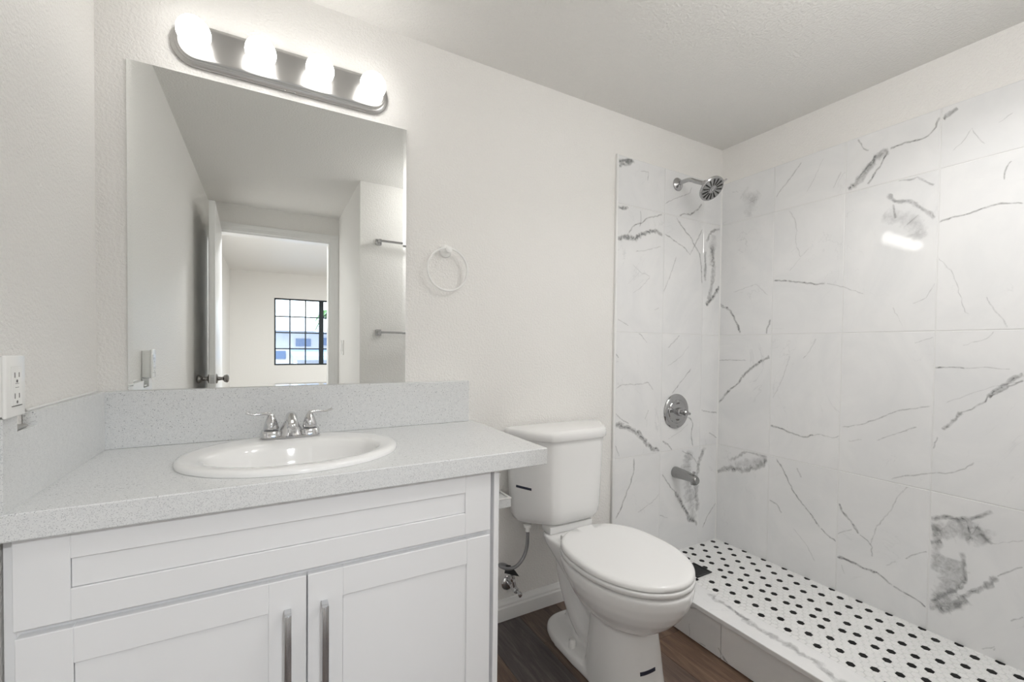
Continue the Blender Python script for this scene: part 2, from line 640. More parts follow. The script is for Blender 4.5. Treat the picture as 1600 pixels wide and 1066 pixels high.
VEINS_RIGHT = [
    (0.0032, 0.4, [(-0.426,2.027),(-0.394,1.987),(-0.35,1.943),(-0.307,1.894)]),
    (0.0022, 0.25, [(-0.592,1.925),(-0.561,1.861)]),
    (0.0018, 0.2, [(-0.519,2.01),(-0.48,1.924),(-0.45,1.878)]),
    (0.0303, 0.18, [(-0.132,1.975),(-0.187,1.908),(-0.169,1.825)]),
    (0.0235, 0.15, [(-0.224,1.947),(-0.18,1.91)]),
    (0.0027, 0.45, [(-0.653,2.042),(-0.675,1.992),(-0.693,1.977)]),
    (0.0096, 0.7, [(-0.963,2.031),(-0.935,2.016),(-0.921,2.004)]),
    (0.0039, 0.6, [(-0.914,2.02),(-0.905,1.984),(-0.881,1.962),(-0.849,1.957),(-0.812,1.963),(-0.763,1.958)]),
    (0.0154, 0.6, [(-0.763,1.953),(-0.719,1.941),(-0.686,1.897),(-0.652,1.858),(-0.615,1.838)]),
    (0.0041, 0.7, [(-0.759,1.95),(-0.728,1.893),(-0.692,1.835)]),
    (0.0034, 0.6, [(-0.718,1.951),(-0.686,1.908),(-0.652,1.868)]),
    (0.0024, 0.4, [(-0.902,1.823),(-0.915,1.829)]),
    (0.0036, 0.4, [(-0.793,1.82),(-0.831,1.81),(-0.853,1.814),(-0.882,1.784),(-0.906,1.767)]),
    (0.0085, 0.5, [(-0.759,1.775),(-0.787,1.737),(-0.833,1.725),(-0.87,1.691),(-0.909,1.639)]),
    (0.0273, 0.25, [(-0.748,1.699),(-0.788,1.67),(-0.842,1.647),(-0.872,1.565)]),
    (0.0039, 0.4, [(-0.779,1.73),(-0.788,1.67)]),
    (0.0022, 0.5, [(-1.102,1.786),(-1.092,1.769),(-1.087,1.726)]),
    (0.003, 0.6, [(-0.918,1.623),(-0.959,1.631),(-1.004,1.633),(-1.046,1.643),(-1.08,1.648),(-1.133,1.633)]),
    (0.0014, 0.3, [(-0.954,1.875),(-0.985,1.906),(-1.003,1.938),(-1.016,1.907),(-1.038,1.868)]),
    (0.0013, 0.25, [(-1.068,1.93),(-1.102,1.948)]),
    (0.0022, 0.25, [(-0.37,1.815),(-0.399,1.767),(-0.411,1.707),(-0.407,1.651),(-0.43,1.578),(-0.471,1.615)]),
    (0.0019, 0.2, [(-0.43,1.572),(-0.382,1.517)]),
    (0.0038, 0.65, [(-0.304,1.48),(-0.372,1.471),(-0.438,1.455),(-0.501,1.438),(-0.541,1.439)]),
    (0.002, 0.35, [(-0.543,1.437),(-0.612,1.414),(-0.689,1.375)]),
    (0.0069, 0.7, [(-0.002,1.384),(-0.055,1.36),(-0.098,1.311),(-0.12,1.258),(-0.131,1.219)]),
    (0.0041, 0.5, [(-0.294,1.288),(-0.283,1.252),(-0.274,1.216)]),
    (0.0021, 0.25, [(-0.088,1.446),(-0.215,1.473),(-0.279,1.41)]),
    (0.0015, 0.25, [(-0.919,1.492),(-0.964,1.423),(-0.985,1.341),(-0.999,1.279),(-1.011,1.269)]),
    (0.0018, 0.3, [(-1.052,1.33),(-1.071,1.282),(-1.095,1.248),(-1.105,1.218)]),
    (0.0016, 0.25, [(-0.914,1.393),(-0.891,1.341),(-0.849,1.321)]),
    (0.0015, 0.2, [(-0.788,1.312),(-0.821,1.233)]),
    (0.0025, 0.4, [(-0.002,1.072),(-0.103,1.077),(-0.172,1.077)]),
    (0.0086, 0.7, [(-0.296,1.101),(-0.256,1.076),(-0.199,1.036),(-0.147,0.989)]),
    (0.0054, 0.65, [(-0.147,0.991),(-0.131,0.955),(-0.072,0.905),(-0.014,0.832)]),
    (0.002, 0.25, [(-0.506,1.189),(-0.482,1.134),(-0.451,1.094)]),
    (0.0021, 0.22, [(-0.391,1.104),(-0.359,0.991),(-0.315,0.891)]),
    (0.0045, 0.65, [(-0.305,0.753),(-0.365,0.745),(-0.421,0.729),(-0.464,0.725),(-0.506,0.741)]),
    (0.0025, 0.45, [(-0.496,0.738),(-0.536,0.749),(-0.585,0.742),(-0.613,0.755)]),
    (0.0024, 0.4, [(-0.617,0.796),(-0.684,0.817),(-0.75,0.853),(-0.798,0.884),(-0.828,0.9),(-0.914,0.926)]),
    (0.0022, 0.35, [(-0.744,0.762),(-0.815,0.804),(-0.874,0.84)]),
    (0.0025, 0.3, [(-0.645,0.74),(-0.694,0.755)]),
    (0.0033, 0.65, [(-0.921,1.072),(-0.965,1.077),(-1.003,1.074)]),
    (0.0016, 0.35, [(-1.0,1.074),(-1.046,1.08),(-1.115,1.077)]),
    (0.0068, 0.7, [(-1.146,1.061),(-1.126,1.051),(-1.099,1.021),(-1.063,0.976)]),
    (0.0034, 0.6, [(-1.146,1.041),(-1.111,1.018),(-1.066,0.972)]),
    (0.0029, 0.6, [(-1.063,0.98),(-1.058,0.958),(-1.025,0.928),(-0.994,0.911)]),
    (0.006, 0.6, [(-0.997,0.913),(-0.969,0.868),(-0.947,0.841)]),
    (0.0024, 0.5, [(-0.934,0.812),(-0.921,0.764)]),
    (0.0014, 0.25, [(-1.143,1.036),(-1.077,1.015),(-1.005,0.974),(-0.955,0.942)]),
    (0.0023, 0.4, [(-0.796,0.61),(-0.834,0.635),(-0.906,0.663),(-0.973,0.685),(-1.011,0.708),(-1.035,0.74)]),
    (0.0015, 0.25, [(-1.073,1.207),(-1.056,1.182),(-0.995,1.157)]),
    (0.0016, 0.3, [(-0.859,1.166),(-0.915,1.189)]),
    (0.0146, 0.6, [(-0.008,0.443),(-0.088,0.484),(-0.171,0.491),(-0.236,0.527),(-0.3,0.573)]),
    (0.0081, 0.4, [(-0.087,0.523),(-0.182,0.596),(-0.247,0.592),(-0.297,0.59)]),
    (0.0195, 0.3, [(-0.116,0.51),(-0.197,0.536),(-0.291,0.583)]),
    (0.0037, 0.6, [(-0.339,0.594),(-0.381,0.532),(-0.416,0.46),(-0.482,0.388),(-0.545,0.32)]),
    (0.0031, 0.55, [(-0.545,0.32),(-0.575,0.299),(-0.609,0.282)]),
    (0.0035, 0.45, [(-0.308,0.376),(-0.344,0.367),(-0.371,0.33)]),
    (0.0019, 0.25, [(-0.426,0.276),(-0.486,0.219),(-0.524,0.156)]),
    (0.0049, 0.65, [(-0.615,0.459),(-0.634,0.422),(-0.666,0.386),(-0.694,0.349)]),
    (0.003, 0.45, [(-0.694,0.349),(-0.724,0.333),(-0.741,0.312),(-0.74,0.271)]),
    (0.0024, 0.35, [(-0.857,0.603),(-0.82,0.549),(-0.798,0.483),(-0.752,0.397),(-0.733,0.319)]),
    (0.0022, 0.3, [(-0.613,0.319),(-0.667,0.36)]),
    (0.0041, 0.6, [(-0.612,0.216),(-0.648,0.217),(-0.688,0.217)]),
    (0.0033, 0.4, [(-0.436,0.57),(-0.456,0.529)]),
    (0.0052, 0.65, [(-0.615,0.22),(-0.648,0.218),(-0.684,0.217),(-0.719,0.211),(-0.758,0.212),(-0.785,0.198),(-0.812,0.182)]),
    (0.0034, 0.6, [(-0.812,0.182),(-0.843,0.174),(-0.872,0.17),(-0.897,0.16),(-0.916,0.149)]),
    (0.0022, 0.4, [(-0.85,0.309),(-0.883,0.342),(-0.914,0.366)]),
    (0.0019, 0.3, [(-0.789,0.256),(-0.82,0.286)]),
    (0.0018, 0.25, [(-0.631,0.189),(-0.644,0.153)]),
    (0.0101, 0.6, [(-0.919,0.493),(-0.958,0.516),(-1.001,0.516),(-1.042,0.542),(-1.085,0.576)]),
    (0.0337, 0.45, [(-0.921,0.441),(-0.959,0.456),(-1.002,0.484),(-1.043,0.493),(-1.079,0.465)]),
    (0.0219, 0.4, [(-0.92,0.484),(-0.929,0.402),(-0.931,0.298)]),
    (0.0084, 0.55, [(-0.922,0.405),(-0.956,0.418)]),
    (0.0056, 0.5, [(-1.043,0.511),(-1.063,0.484),(-1.085,0.461)]),
    (0.0366, 0.5, [(-0.987,0.371),(-0.991,0.319),(-0.985,0.275),(-0.969,0.219),(-0.934,0.164)]),
    (0.0073, 0.6, [(-1.008,0.404),(-1.017,0.361),(-1.021,0.31),(-1.007,0.268),(-0.964,0.223),(-0.929,0.18)]),
    (0.0162, 0.6, [(-0.923,0.164),(-0.957,0.167),(-0.991,0.195),(-1.033,0.234)]),
    (0.01, 0.65, [(-0.999,0.228),(-1.04,0.272),(-1.075,0.307),(-1.099,0.355)]),
    (0.0021, 0.5, [(-1.099,0.355),(-1.123,0.383),(-1.158,0.415)]),
    (0.0014, 0.25, [(-1.087,0.465),(-1.157,0.505)]),
    (0.0021, 0.35, [(-1.134,0.218),(-1.162,0.247)]),
    (0.0017, 0.3, [(-1.068,0.081),(-1.099,0.108),(-1.097,0.093)]),
]
VEINS_CURB_TOP = [
    (0.0071, 0.55, [(1.95,-0.463),(1.927,-0.501),(1.929,-0.561),(1.914,-0.609)]),
    (0.0075, 0.5, [(1.918,-0.6),(1.909,-0.649),(1.906,-0.697),(1.907,-0.741),(1.908,-0.782),(1.9,-0.817),(1.907,-0.866),(1.893,-0.904),(1.875,-0.938),(1.888,-0.974)]),
    (0.0035, 0.4, [(1.933,-0.551),(1.914,-0.609),(1.918,-0.643)]),
]
VEINS_CURB_FRONT = [
    (0.0037, 0.5, [(-0.43,0.116),(-0.456,0.123),(-0.492,0.139)]),
    (0.0019, 0.3, [(-0.45,0.057),(-0.451,0.007)]),
    (0.0023, 0.4, [(-0.576,0.039),(-0.593,0.02)]),
    (0.0046, 0.6, [(-0.593,0.02),(-0.609,0.006),(-0.634,-0.001)]),
    (0.0018, 0.3, [(-0.495,0.008),(-0.523,0.012)]),
]


# ================================================================ THE SETTING
H = 2.2465          # ceiling
WR = 2.611          # tile face of the right wall
DW = -2.564         # door wall
AW = -1.519         # short wall with towel bars, shower end wall
TILE_TOP = 2.05
PAN = 0.065         # shower floor
TG = 0.0028         # grout joint

# floor: planks running away from the mirror wall
bm = NB()
sl = bm.verts.layers.float_vector.new('plank_tone')
rnd = random.Random(4)
pw, pl, xs0 = 0.181, 1.22, 1.326
tones = {-1: 0.08, 0: 0.55, 1: 0.72, 2: 0.85, 3: 0.9}
for i in range(-8, 4):
    xa = xs0 + pw * i
    xb = min(xa + pw, 1.90)
    xa = max(xa, -0.02)
    if xb <= xa:
        continue
    y = 0.02 - rnd.random() * 0.9
    if i == 2:
        y = -0.40
    if i == 1:
        y = -0.92
    if i == -1:
        y = -0.80
    segs = [(y, 0.02)]
    while y > -2.7:
        segs.append((y - pl, y))
        y -= pl
    for s_, (ya, yb) in enumerate(segs):
        ya = max(ya, -2.70)
        if yb - ya < 0.01:
            continue
        before = set(bm.verts)
        g = 0.0006
        box(bm, xa + g, xb - g, ya + g, yb - g, -0.012, 0.0)
        tone = tones.get(i, rnd.random() * 0.8)
        tone = min(0.97, max(0.02, tone + (0.12 * ((s_ % 2) - 0.5))))
        sh = Vector((tone + rnd.randint(0, 40), rnd.random() * 60, rnd.random() * 9))
        for v in set(bm.verts) - before:
            v[sl] = sh
fl = struct('floor', bm, 'wood', smooth=False)
bm = NB()
box(bm, -0.6, 3.6, -2.72, 0.2, -0.11, -0.013)
struct('floor_slab', bm, 'grout', smooth=False)
bm = NB()
box(bm, -0.3, 3.6, -6.6, -2.70, -0.11, 0.0)
struct('floor_bedroom', bm, 'carpet', smooth=False)

# ceilings
bm = NB()
box(bm, -0.2, 2.8, -2.70, 0.2, H, H + 0.1)
struct('ceiling', bm, 'ceiling', smooth=False)
bm = NB()
box(bm, -0.3, 3.6, -6.6, -2.66, 2.30, 2.42)
struct('ceiling_bedroom', bm, 'paint', smooth=False)

# walls
bm = NB()
box(bm, -0.12, 0.0, -2.564, 0.12, 0.0, H)
struct('wall_left', bm, 'paint', smooth=False)
bm = NB()
box(bm, 0.0, 2.74, 0.0, 0.12, 0.0, H)
wall_back = struct('wall_back', bm, 'paint', smooth=False)
bm = NB()
box(bm, WR + 0.008, 2.74, -1.66, 0.0, 0.0, H)
wall_right = struct('wall_right', bm, 'paint', smooth=False)
# closet block behind the short wall: its faces are the short wall and the entry's right side
bm = NB()
box(bm, 0.945, WR + 0.008, -2.675, AW - 0.008, 0.0, H)
wall_front = struct('wall_front', bm, 'paint', smooth=False)
# wall with the doorway
DX0, DX1, DZ = 0.045, 0.877, 2.035
bm = NB()
box(bm, DX1, 0.945, -2.675, DW, 0.0, H)
box(bm, -0.12, DX0, -2.675, DW, 0.0, H)
box(bm, DX0, DX1, -2.675, DW, DZ, H)
struct('wall_door', bm, 'paint', smooth=False)
# bedroom shell
WX0, WX1, WZ0, WZ1, BY = 0.484, 1.66, 0.80, 1.895, -6.5
LZ0, LZ1 = 0.08, 0.505
bm = NB()
box(bm, -0.3, WX0, BY - 0.12, BY, 0.0, 2.3)
box(bm, WX1, 3.6, BY - 0.12, BY, 0.0, 2.3)
box(bm, WX0, WX1, BY - 0.12, BY, WZ1, 2.3)
box(bm, WX0, WX1, BY - 0.12, BY, LZ1, WZ0)
box(bm, WX0, WX1, BY - 0.12, BY, 0.0, LZ0)
struct('wall_bedroom_far', bm, 'paint', smooth=False)
bm = NB()
box(bm, -0.24, -0.12, BY, -2.675, 0.0, 2.3)
struct('wall_bedroom_left', bm, 'paint', smooth=False)
bm = NB()
box(bm, 3.5, 3.62, BY, -2.675, 0.0, 2.3)
struct('wall_bedroom_right', bm, 'paint', smooth=False)
bm = NB()
box(bm, WR + 0.008, 3.5, -2.675, -2.6, 0.0, 2.3)
box(bm, -0.12, 3.5, -2.675, -2.66, H, 2.3)
struct('wall_bedroom_front', bm, 'paint', smooth=False)


# marble tiling
def tiling(name, parent, us, zs, to3d, depth_axis, data, seed, lift, label):
    """us, zs: joint positions; to3d(u, z, d): d is the distance in front of the grout bed"""
    bm = NB()
    sl = bm.verts.layers.float_vector.new('tile_shift')
    rnd = random.Random(seed)
    for ua, ub in zip(us[:-1], us[1:]):
        for za, zb in zip(zs[:-1], zs[1:]):
            g = TG / 2
            b4 = set(bm.verts)
            c = [(ua + g, za + g), (ub - g, za + g), (ub - g, zb - g), (ua + g, zb - g)]
            e = 0.0012
            ci = [(ua + g + e, za + g + e), (ub - g - e, za + g + e), (ub - g - e, zb - g - e), (ua + g + e, zb - g - e)]
            rings = [[to3d(*p, 0.0) for p in c], [to3d(*p, 0.0068) for p in c], [to3d(*p, 0.008) for p in ci]]
            loft(bm, rings)
            sh = Vector((rnd.random() * 30, rnd.random() * 30, rnd.random() * 30))
            for v in set(bm.verts) - b4:
                v[sl] = sh
    bmesh.ops.recalc_face_normals(bm, faces=bm.faces)
    # grout bed
    u0, u1, z0, z1 = us[0], us[-1], zs[0], zs[-1]
    vs = bmesh.ops.create_cube(bm, size=1.0)['verts']
    pa, pb = to3d(u0, z0, 0.0), to3d(u1, z1, 0.0066)
    for v in vs:
        v.co = Vector(tuple(pa[i] if v.co[i] < 0 else pb[i] for i in range(3)))
    for f in set(f for v in vs for f in v.link_faces):
        f.material_index = 2
    cl = lambda u, z: (min(max(u, min(u0, u1) + 0.001), max(u0, u1) - 0.001), min(max(z, z0 + 0.001), z1 - 0.001))
    cells = [(ua, ub, za, zb) for ua, ub in zip(us[:-1], us[1:]) for za, zb in zip(zs[:-1], zs[1:])]
    veins(bm, data, lambda a, b, d: to3d(*cl(a, b), 0.008 + d), seed, lift, cells)
    o = obj(name, bm, ['marble', 'vein', 'grout'], parent, smooth=False, normals=False)
    o['label'] = label
    return o


XE = 1.845
zj = [PAN - 0.05, 0.6016, 1.2116, 1.8216, TILE_TOP]
tiling('marble_tiling', wall_back, [XE, 2.1584, 2.4634, WR], zj,
       lambda u, z, d: Vector((u, 0.0 - d, z)), 1, VEINS_BACK, 11, 0.00015,
       'grey veined white marble tiles on the shower plumbing wall')
tiling('marble_tiling', wall_right, [AW, -1.228, -0.919, -0.610, -0.301, -0.0085], zj,
       lambda u, z, d: Vector((WR + 0.008 - d, u, z)), 0, VEINS_RIGHT, 12, 0.00015,
       'grey veined white marble tiles on the long shower wall')
END_VEINS = [(0.004, 0.6, [(1.9, 0.5), (2.1, 0.7), (2.25, 0.76), (2.5, 1.0)]), (0.003, 0.5, [(1.9, 1.6), (2.1, 1.45), (2.4, 1.5)]),
             (0.01, 0.5, [(2.2, 1.1), (2.35, 1.2), (2.45, 1.4)])]
tiling('marble_tiling', wall_front, [XE, 2.150, 2.455, WR], zj,
       lambda u, z, d: Vector((u, AW - 0.008 + d, z)), 1, END_VEINS, 13, 0.00015,
       'white marble tiles on the shower end wall')

# white caulk in the corner of the two tiled walls
bm = NB()
loft(bm, [[(WR - 0.0004, -0.0084, z), (WR - 0.0055, -0.0084, z), (WR - 0.0004, -0.0135, z)] for z in (PAN + 0.001, TILE_TOP)])
o = obj('caulk_bead', bm, 'trim', wall_right, smooth=False)
o['label'] = 'white caulk line in the tiled corner'

# white edge trims where tile meets paint
bm = NB()
box(bm, 1.834, XE - 0.0005, -0.0125, -0.0005, 0.158, TILE_TOP, 0.002)
struct('trim_1', bm, 'trim', 'white vertical edge strip beside the shower tiles')

# baseboards
def base_profile(bm, a, b, nrm):
    """a, b: floor end points; nrm: direction into the room"""
    prof = [(0, 0), (0.014, 0), (0.014, 0.052), (0.011, 0.058), (0.011, 0.066), (0.007, 0.076), (0.004, 0.084), (0, 0.086)]
    a, b, nrm = Vector(a), Vector(b), Vector(nrm)
    loft(bm, [[p + nrm * d + Vector((0, 0, z)) for d, z in prof] for p in (a, b)])


bm = NB()
base_profile(bm, (0.966, -0.0005, 0.001), (1.832, -0.0005, 0.001), (0, -1, 0))
struct('baseboard_back', bm, 'trim', smooth=False)
bm = NB()
base_profile(bm, (0.0005, -0.56, 0.001), (0.0005, -2.56, 0.001), (1, 0, 0))
struct('baseboard_left', bm, 'trim', smooth=False)
bm = NB()
base_profile(bm, (0.96, AW - 0.0075, 0.001), (1.832, AW - 0.0075, 0.001), (0, 1, 0))
struct('baseboard_front', bm, 'trim', smooth=False)

# door casing and jamb
bm = NB()
for x0, x1, z0, z1 in ((DX1, 0.9447, 0.001, DZ + 0.062), (0.002, DX0, 0.001, DZ + 0.062), (DX0, DX1, DZ, DZ + 0.062)):  # legs and head
    box(bm, x0 + 0.0003, x1 - 0.0003, DW + 0.0005, DW + 0.012, z0, z1, 0.002)
for x0, x1, z0, z1 in ((DX1 + 0.034, 0.9440, 0.001, DZ + 0.0298), (0.004, 0.9440, DZ + 0.03, DZ + 0.058)):
    box(bm, x0, x1, DW + 0.0121, DW + 0.017, z0, z1, 0.002)
box(bm, DX1 - 0.016, DX1, -2.675, DW, 0.001, DZ - 0.016)
box(bm, DX0, DX0 + 0.012, -2.675, DW, 0.001, DZ - 0.016)
box(bm, DX0, DX1, -2.675, DW, DZ - 0.016, DZ)
struct('trim_2', bm, 'trim', 'white door casing and jamb around the doorway seen in the mirror', smooth=False)

# door leaf, swung open along the left wall
bm = NB()
LEAF = 0.80
box(bm, 0.0, LEAF, -0.0165, 0.0165, 0.012, 2.028, 0.0015)
door = struct('door_1', bm, 'trim', 'white flat door swung open along the left wall, seen in the mirror')
ang = math.radians(88.0)
door.location = (0.070, DW + 0.03, 0)
door.rotation_euler = (0, 0, ang)
for s in (-1, 1):
    bm = NB()
    lathe(bm, [(0.031, 0.0), (0.031, 0.004), (0.027, 0.008), (0.013, 0.012), (0.0105, 0.028), (0.012, 0.036), (0.022, 0.044), (0.0265, 0.054),
               (0.026, 0.062), (0.020, 0.068), (0.004, 0.071)], (LEAF - 0.062, s * 0.0166, 0.912), (0, s, 0), 28)
    k = obj('door_knob', bm, 'knob_metal')
    k.parent = door
    k['label'] = 'round dark nickel door knob'
bm = NB()
box(bm, LEAF + 0.0002, LEAF + 0.0018, -0.0125, 0.0125, 0.885, 0.94, 0.0006)
box(bm, LEAF + 0.001, LEAF + 0.010, -0.006, 0.006, 0.904, 0.922, 0.002)
k = obj('latch_plate', bm, 'nickel')
k.parent = door
k['label'] = 'small metal latch plate on the door edge'


# bedroom windows
def window(name, x0, x1, z0, z1, cols, rows, mat, label, thick):
    bm = NB()
    y0, y1 = BY - 0.075, BY - 0.035
    w = 0.022
    box(bm, x0, x0 + w, y0, y1, z0, z1)
    box(bm, x1 - w, x1, y0, y1, z0, z1)
    box(bm, x0 + w, x1 - w, y0, y1, z0, z0 + w)
    box(bm, x0 + w, x1 - w, y0, y1, z1 - w, z1)
    win = struct(name, bm, mat, label, smooth=False)
    for cxx in cols:
        hw = 0.036 if cxx in thick else 0.009
        bm = NB()
        box(bm, cxx - hw, cxx + hw, y0 + 0.008, y1 - 0.004, z0 + w, z1 - w)
        obj('mullion', bm, mat, win, smooth=False)
    for cz in rows:
        bm = NB()
        box(bm, x0 + w, x1 - w, y0 + 0.01, y1 - 0.006, cz - 0.009, cz + 0.009)
        obj('glazing_bar', bm, mat, win, smooth=False)
    bm = NB()
    box(bm, x0 + w, x1 - w, y0 + 0.016, y0 + 0.020, z0 + w, z1 - w)
    obj('pane', bm, 'glass', win, smooth=False)
    return win


window('window_1', WX0, WX1, WZ0, WZ1, (0.712, 0.945, 1.188, 1.42), (1.07, 1.335, 1.60), 'window_black',
       'black framed grid window of the bedroom, seen in the mirror', (1.188,))
window('window_2', WX0, WX1, LZ0, LZ1, (0.712, 0.945, 1.188, 1.42), (), 'trim',
       'low white framed window under the black grid window, seen in the mirror', (1.188,))

# shower floor: white hexagon mosaic with black dots
bm = NB()
box(bm, 1.955, WR + 0.007, AW - 0.007, -0.0005, 0.0, PAN - 0.0016, mi=2)
P = 0.0258
RX = P * math.sqrt(3) / 2


def hexa(cx, cy, mi):
    R = (P - 0.0022) / math.sqrt(3)
    pts = [(cx + R * math.cos(PI / 3 * k), cy + R * math.sin(PI / 3 * k)) for k in range(6)]
    if min(p[0] for p in pts) < 1.957 or max(p[0] for p in pts) > WR - 0.001 or max(p[1] for p in pts) > -0.0085 or min(p[1] for p in pts) < AW + 0.001:
        pts = [(min(max(x, 1.958), WR - 0.0015), min(max(y, AW + 0.0015), -0.0095)) for x, y in pts]
        if max(p[0] for p in pts) - min(p[0] for p in pts) < 0.003 or max(p[1] for p in pts) - min(p[1] for p in pts) < 0.003:
            return
        q = []
        for p in pts:
            if not q or (abs(p[0] - q[-1][0]) + abs(p[1] - q[-1][1])) > 1e-5:
                q.append(p)
        if len(q) < 3:
            return
        pts = q
    cx, cy = sum(p[0] for p in pts) / len(pts), sum(p[1] for p in pts) / len(pts)
    inn = [(cx + (x - cx) * 0.93, cy + (y - cy) * 0.93) for x, y in pts]
    loft(bm, [[(x, y, PAN - 0.0016) for x, y in pts], [(x, y, PAN - 0.0006) for x, y in pts], [(x, y, PAN) for x, y in inn]], mi=mi)


DRX, DRY, DRH = 2.205, -0.196, 0.052
SEAM = 2.327
for side in (0, 1):
    for i in range(0, 20):
        cx = 2.338 + RX * i if side else 2.338 - RX * (i + 1)
        if not (1.945 < cx < 2.625):
            continue
        j0 = -0.392 if side else -0.353
        # columns of the hexagon lattice; black ones in every other column, every fourth tile
        col = i
        offs = 0.0 if col % 2 == 0 else P / 2
        for k in range(-52, 30):
            cy = j0 + offs + P * k
            if not (AW - 0.01 < cy < 0.01):
                continue
            if abs(cx - DRX) < DRH + 0.008 and abs(cy - DRY) < DRH + 0.008:
                continue
            black = False
            if col % 2 == 0:
                black = (k % 4) == (0 if (col // 2) % 2 == 0 else 2)
            hexa(cx, cy, 1 if black else 0)
struct('floor_shower', bm, ['hex_white', 'hex_black', 'hex_grout'], 'white hexagon mosaic shower floor dotted with black hexagons', smooth=False)


# ================================================================ THINGS
# ---------------------------------------------------------------- shower curb
curb = thing('shower_curb', 'low marble curb along the front edge of the mosaic shower floor', 'shower curb', (1.90, -0.75, 0))
bm = NB()
box(bm, 1.854, 1.9545, AW - 0.006, -0.0005, 0.001, 0.1365)
obj('core', bm, 'grout', curb, smooth=False)
bm = NB()
sl = bm.verts.layers.float_vector.new('tile_shift')
uj = [AW - 0.006, -1.19, -0.585, -0.0095]
for k, (a, b) in enumerate(zip(uj[:-1], uj[1:])):
    b4 = set(bm.verts)
    box(bm, 1.845, 1.8535, a + 0.0012, b - 0.0012, 0.003, 0.1363, 0.0008, 1)
    for v in set(bm.verts) - b4:
        v[sl] = Vector((k * 7.3, 4.0, k * 2.2))
bmesh.ops.recalc_face_normals(bm, faces=bm.faces)
veins(bm, VEINS_CURB_FRONT, lambda a, b, d: Vector((1.845 - d, min(max(a, AW), -0.012), min(max(b, 0.006), 0.134))), 31, 0.00015)
o = obj('front_tile', bm, ['marble', 'vein'], curb, smooth=False, normals=False)
o['label'] = 'grey veined marble tiles on the curb front'
bm = NB()
box(bm, 1.836, 1.964, AW - 0.006, -0.0095, 0.137, 0.155, 0.0025, 2)
bmesh.ops.recalc_face_normals(bm, faces=bm.faces)
veins(bm, [(w * 1.9, s * 0.9, q) for w, s, q in VEINS_CURB_TOP] + [(0.014, 0.45, [(1.888, -0.97), (1.90, -1.1), (1.885, -1.3), (1.90, -1.5)])],
      lambda a, b, d: Vector((min(max(a, 1.84), 1.961), min(max(b, AW), -0.012), 0.155 + d)), 32, 0.00015)
o = obj('top_slab', bm, ['marble', 'vein'], curb, smooth=False, normals=False)
o['label'] = 'polished white slab with one long grey vein'

# drain
dr = thing('shower_drain', 'square black drain in the mosaic shower floor behind the toilet bowl', 'drain', (DRX, DRY, PAN - 0.001))
bm = NB()
for x0, x1, y0, y1 in ((-1, 1, -1, -0.86), (-1, 1, 0.86, 1), (-1, -0.86, -0.86, 0.86), (0.86, 1, -0.86, 0.86)):
    box(bm, DRX + x0 * DRH, DRX + x1 * DRH, DRY + y0 * DRH, DRY + y1 * DRH, PAN - 0.001, PAN + 0.004, 0.001, 1)
obj('frame', bm, 'black', dr, smooth=False)
bm = NB()
for k in range(-4, 5):
    box(bm, DRX + k * 0.0098 - 0.003, DRX + k * 0.0098 + 0.003, DRY - 0.0445, DRY + 0.0445, PAN - 0.0005, PAN + 0.0025, 0.0008, 1)
obj('grate', bm, 'black', dr, smooth=False)

# ---------------------------------------------------------------- vanity cabinet
CX0, CX1, CF, CT = 0.004, 0.963, -0.495, 0.7955
vc = thing('vanity_cabinet', 'white shaker bathroom vanity cabinet under the speckled countertop', 'cabinet', (0.48, -0.25, 0.0))
bm = NB()
box(bm, CX0, CX0 + 0.016, CF, -0.003, 0.002, CT, 0.0008, 1)
box(bm, CX1 - 0.016, CX1, CF - 0.0205, -0.016, 0.002, CT, 0.0012, 1)
box(bm, CX0 + 0.016, CX1 - 0.016, CF, -0.003, 0.10, 0.116)
box(bm, CX0 + 0.016, CX1 - 0.016, CF + 0.06, CF + 0.075, 0.002, 0.10)
obj('carcass', bm, 'cabinet', vc, smooth=False)
bm = NB()
for x0, x1, z0, z1 in ((CX0 + 0.0163, 0.06, 0.10, CT), (0.90, CX1 - 0.0163, 0.10, CT), (0.06, 0.90, 0.60, 0.655), (0.06, 0.90, 0.745, CT), (0.06, 0.90, 0.10, 0.14), (0.46, 0.50, 0.14, 0.60)):
    box(bm, x0, x1, CF - 0.0003, CF + 0.018, z0, z1)
obj('face_frame', bm, 'cabinet', vc, smooth=False)


def shaker(name, x0, x1, z0, z1, l, r, t, b, parent, recess=0.0045):
    """framed front: stiles l, r, rails t, b wide, a recessed panel"""
    bm = NB()
    yb, yf = CF - 0.0006, CF - 0.0205
    e = 0.0012
    box(bm, x0, x0 + l, yf, yb, z0, z1, e, 1)
    box(bm, x1 - r, x1, yf, yb, z0, z1, e, 1)
    box(bm, x0 + l, x1 - r, yf, yb, z1 - t, z1, e, 1)
    box(bm, x0 + l, x1 - r, yf, yb, z0, z0 + b, e, 1)
    fr = obj(name, bm, 'cabinet', parent, smooth=False)
    bm = NB()
    box(bm, x0 + l + 0.0011, x1 - r + 0.001, yf + recess, yb - 0.003, z0 + b + 0.0013, z1 - t + 0.002)
    obj('panel', bm, 'cabinet', fr, smooth=False)
    return fr


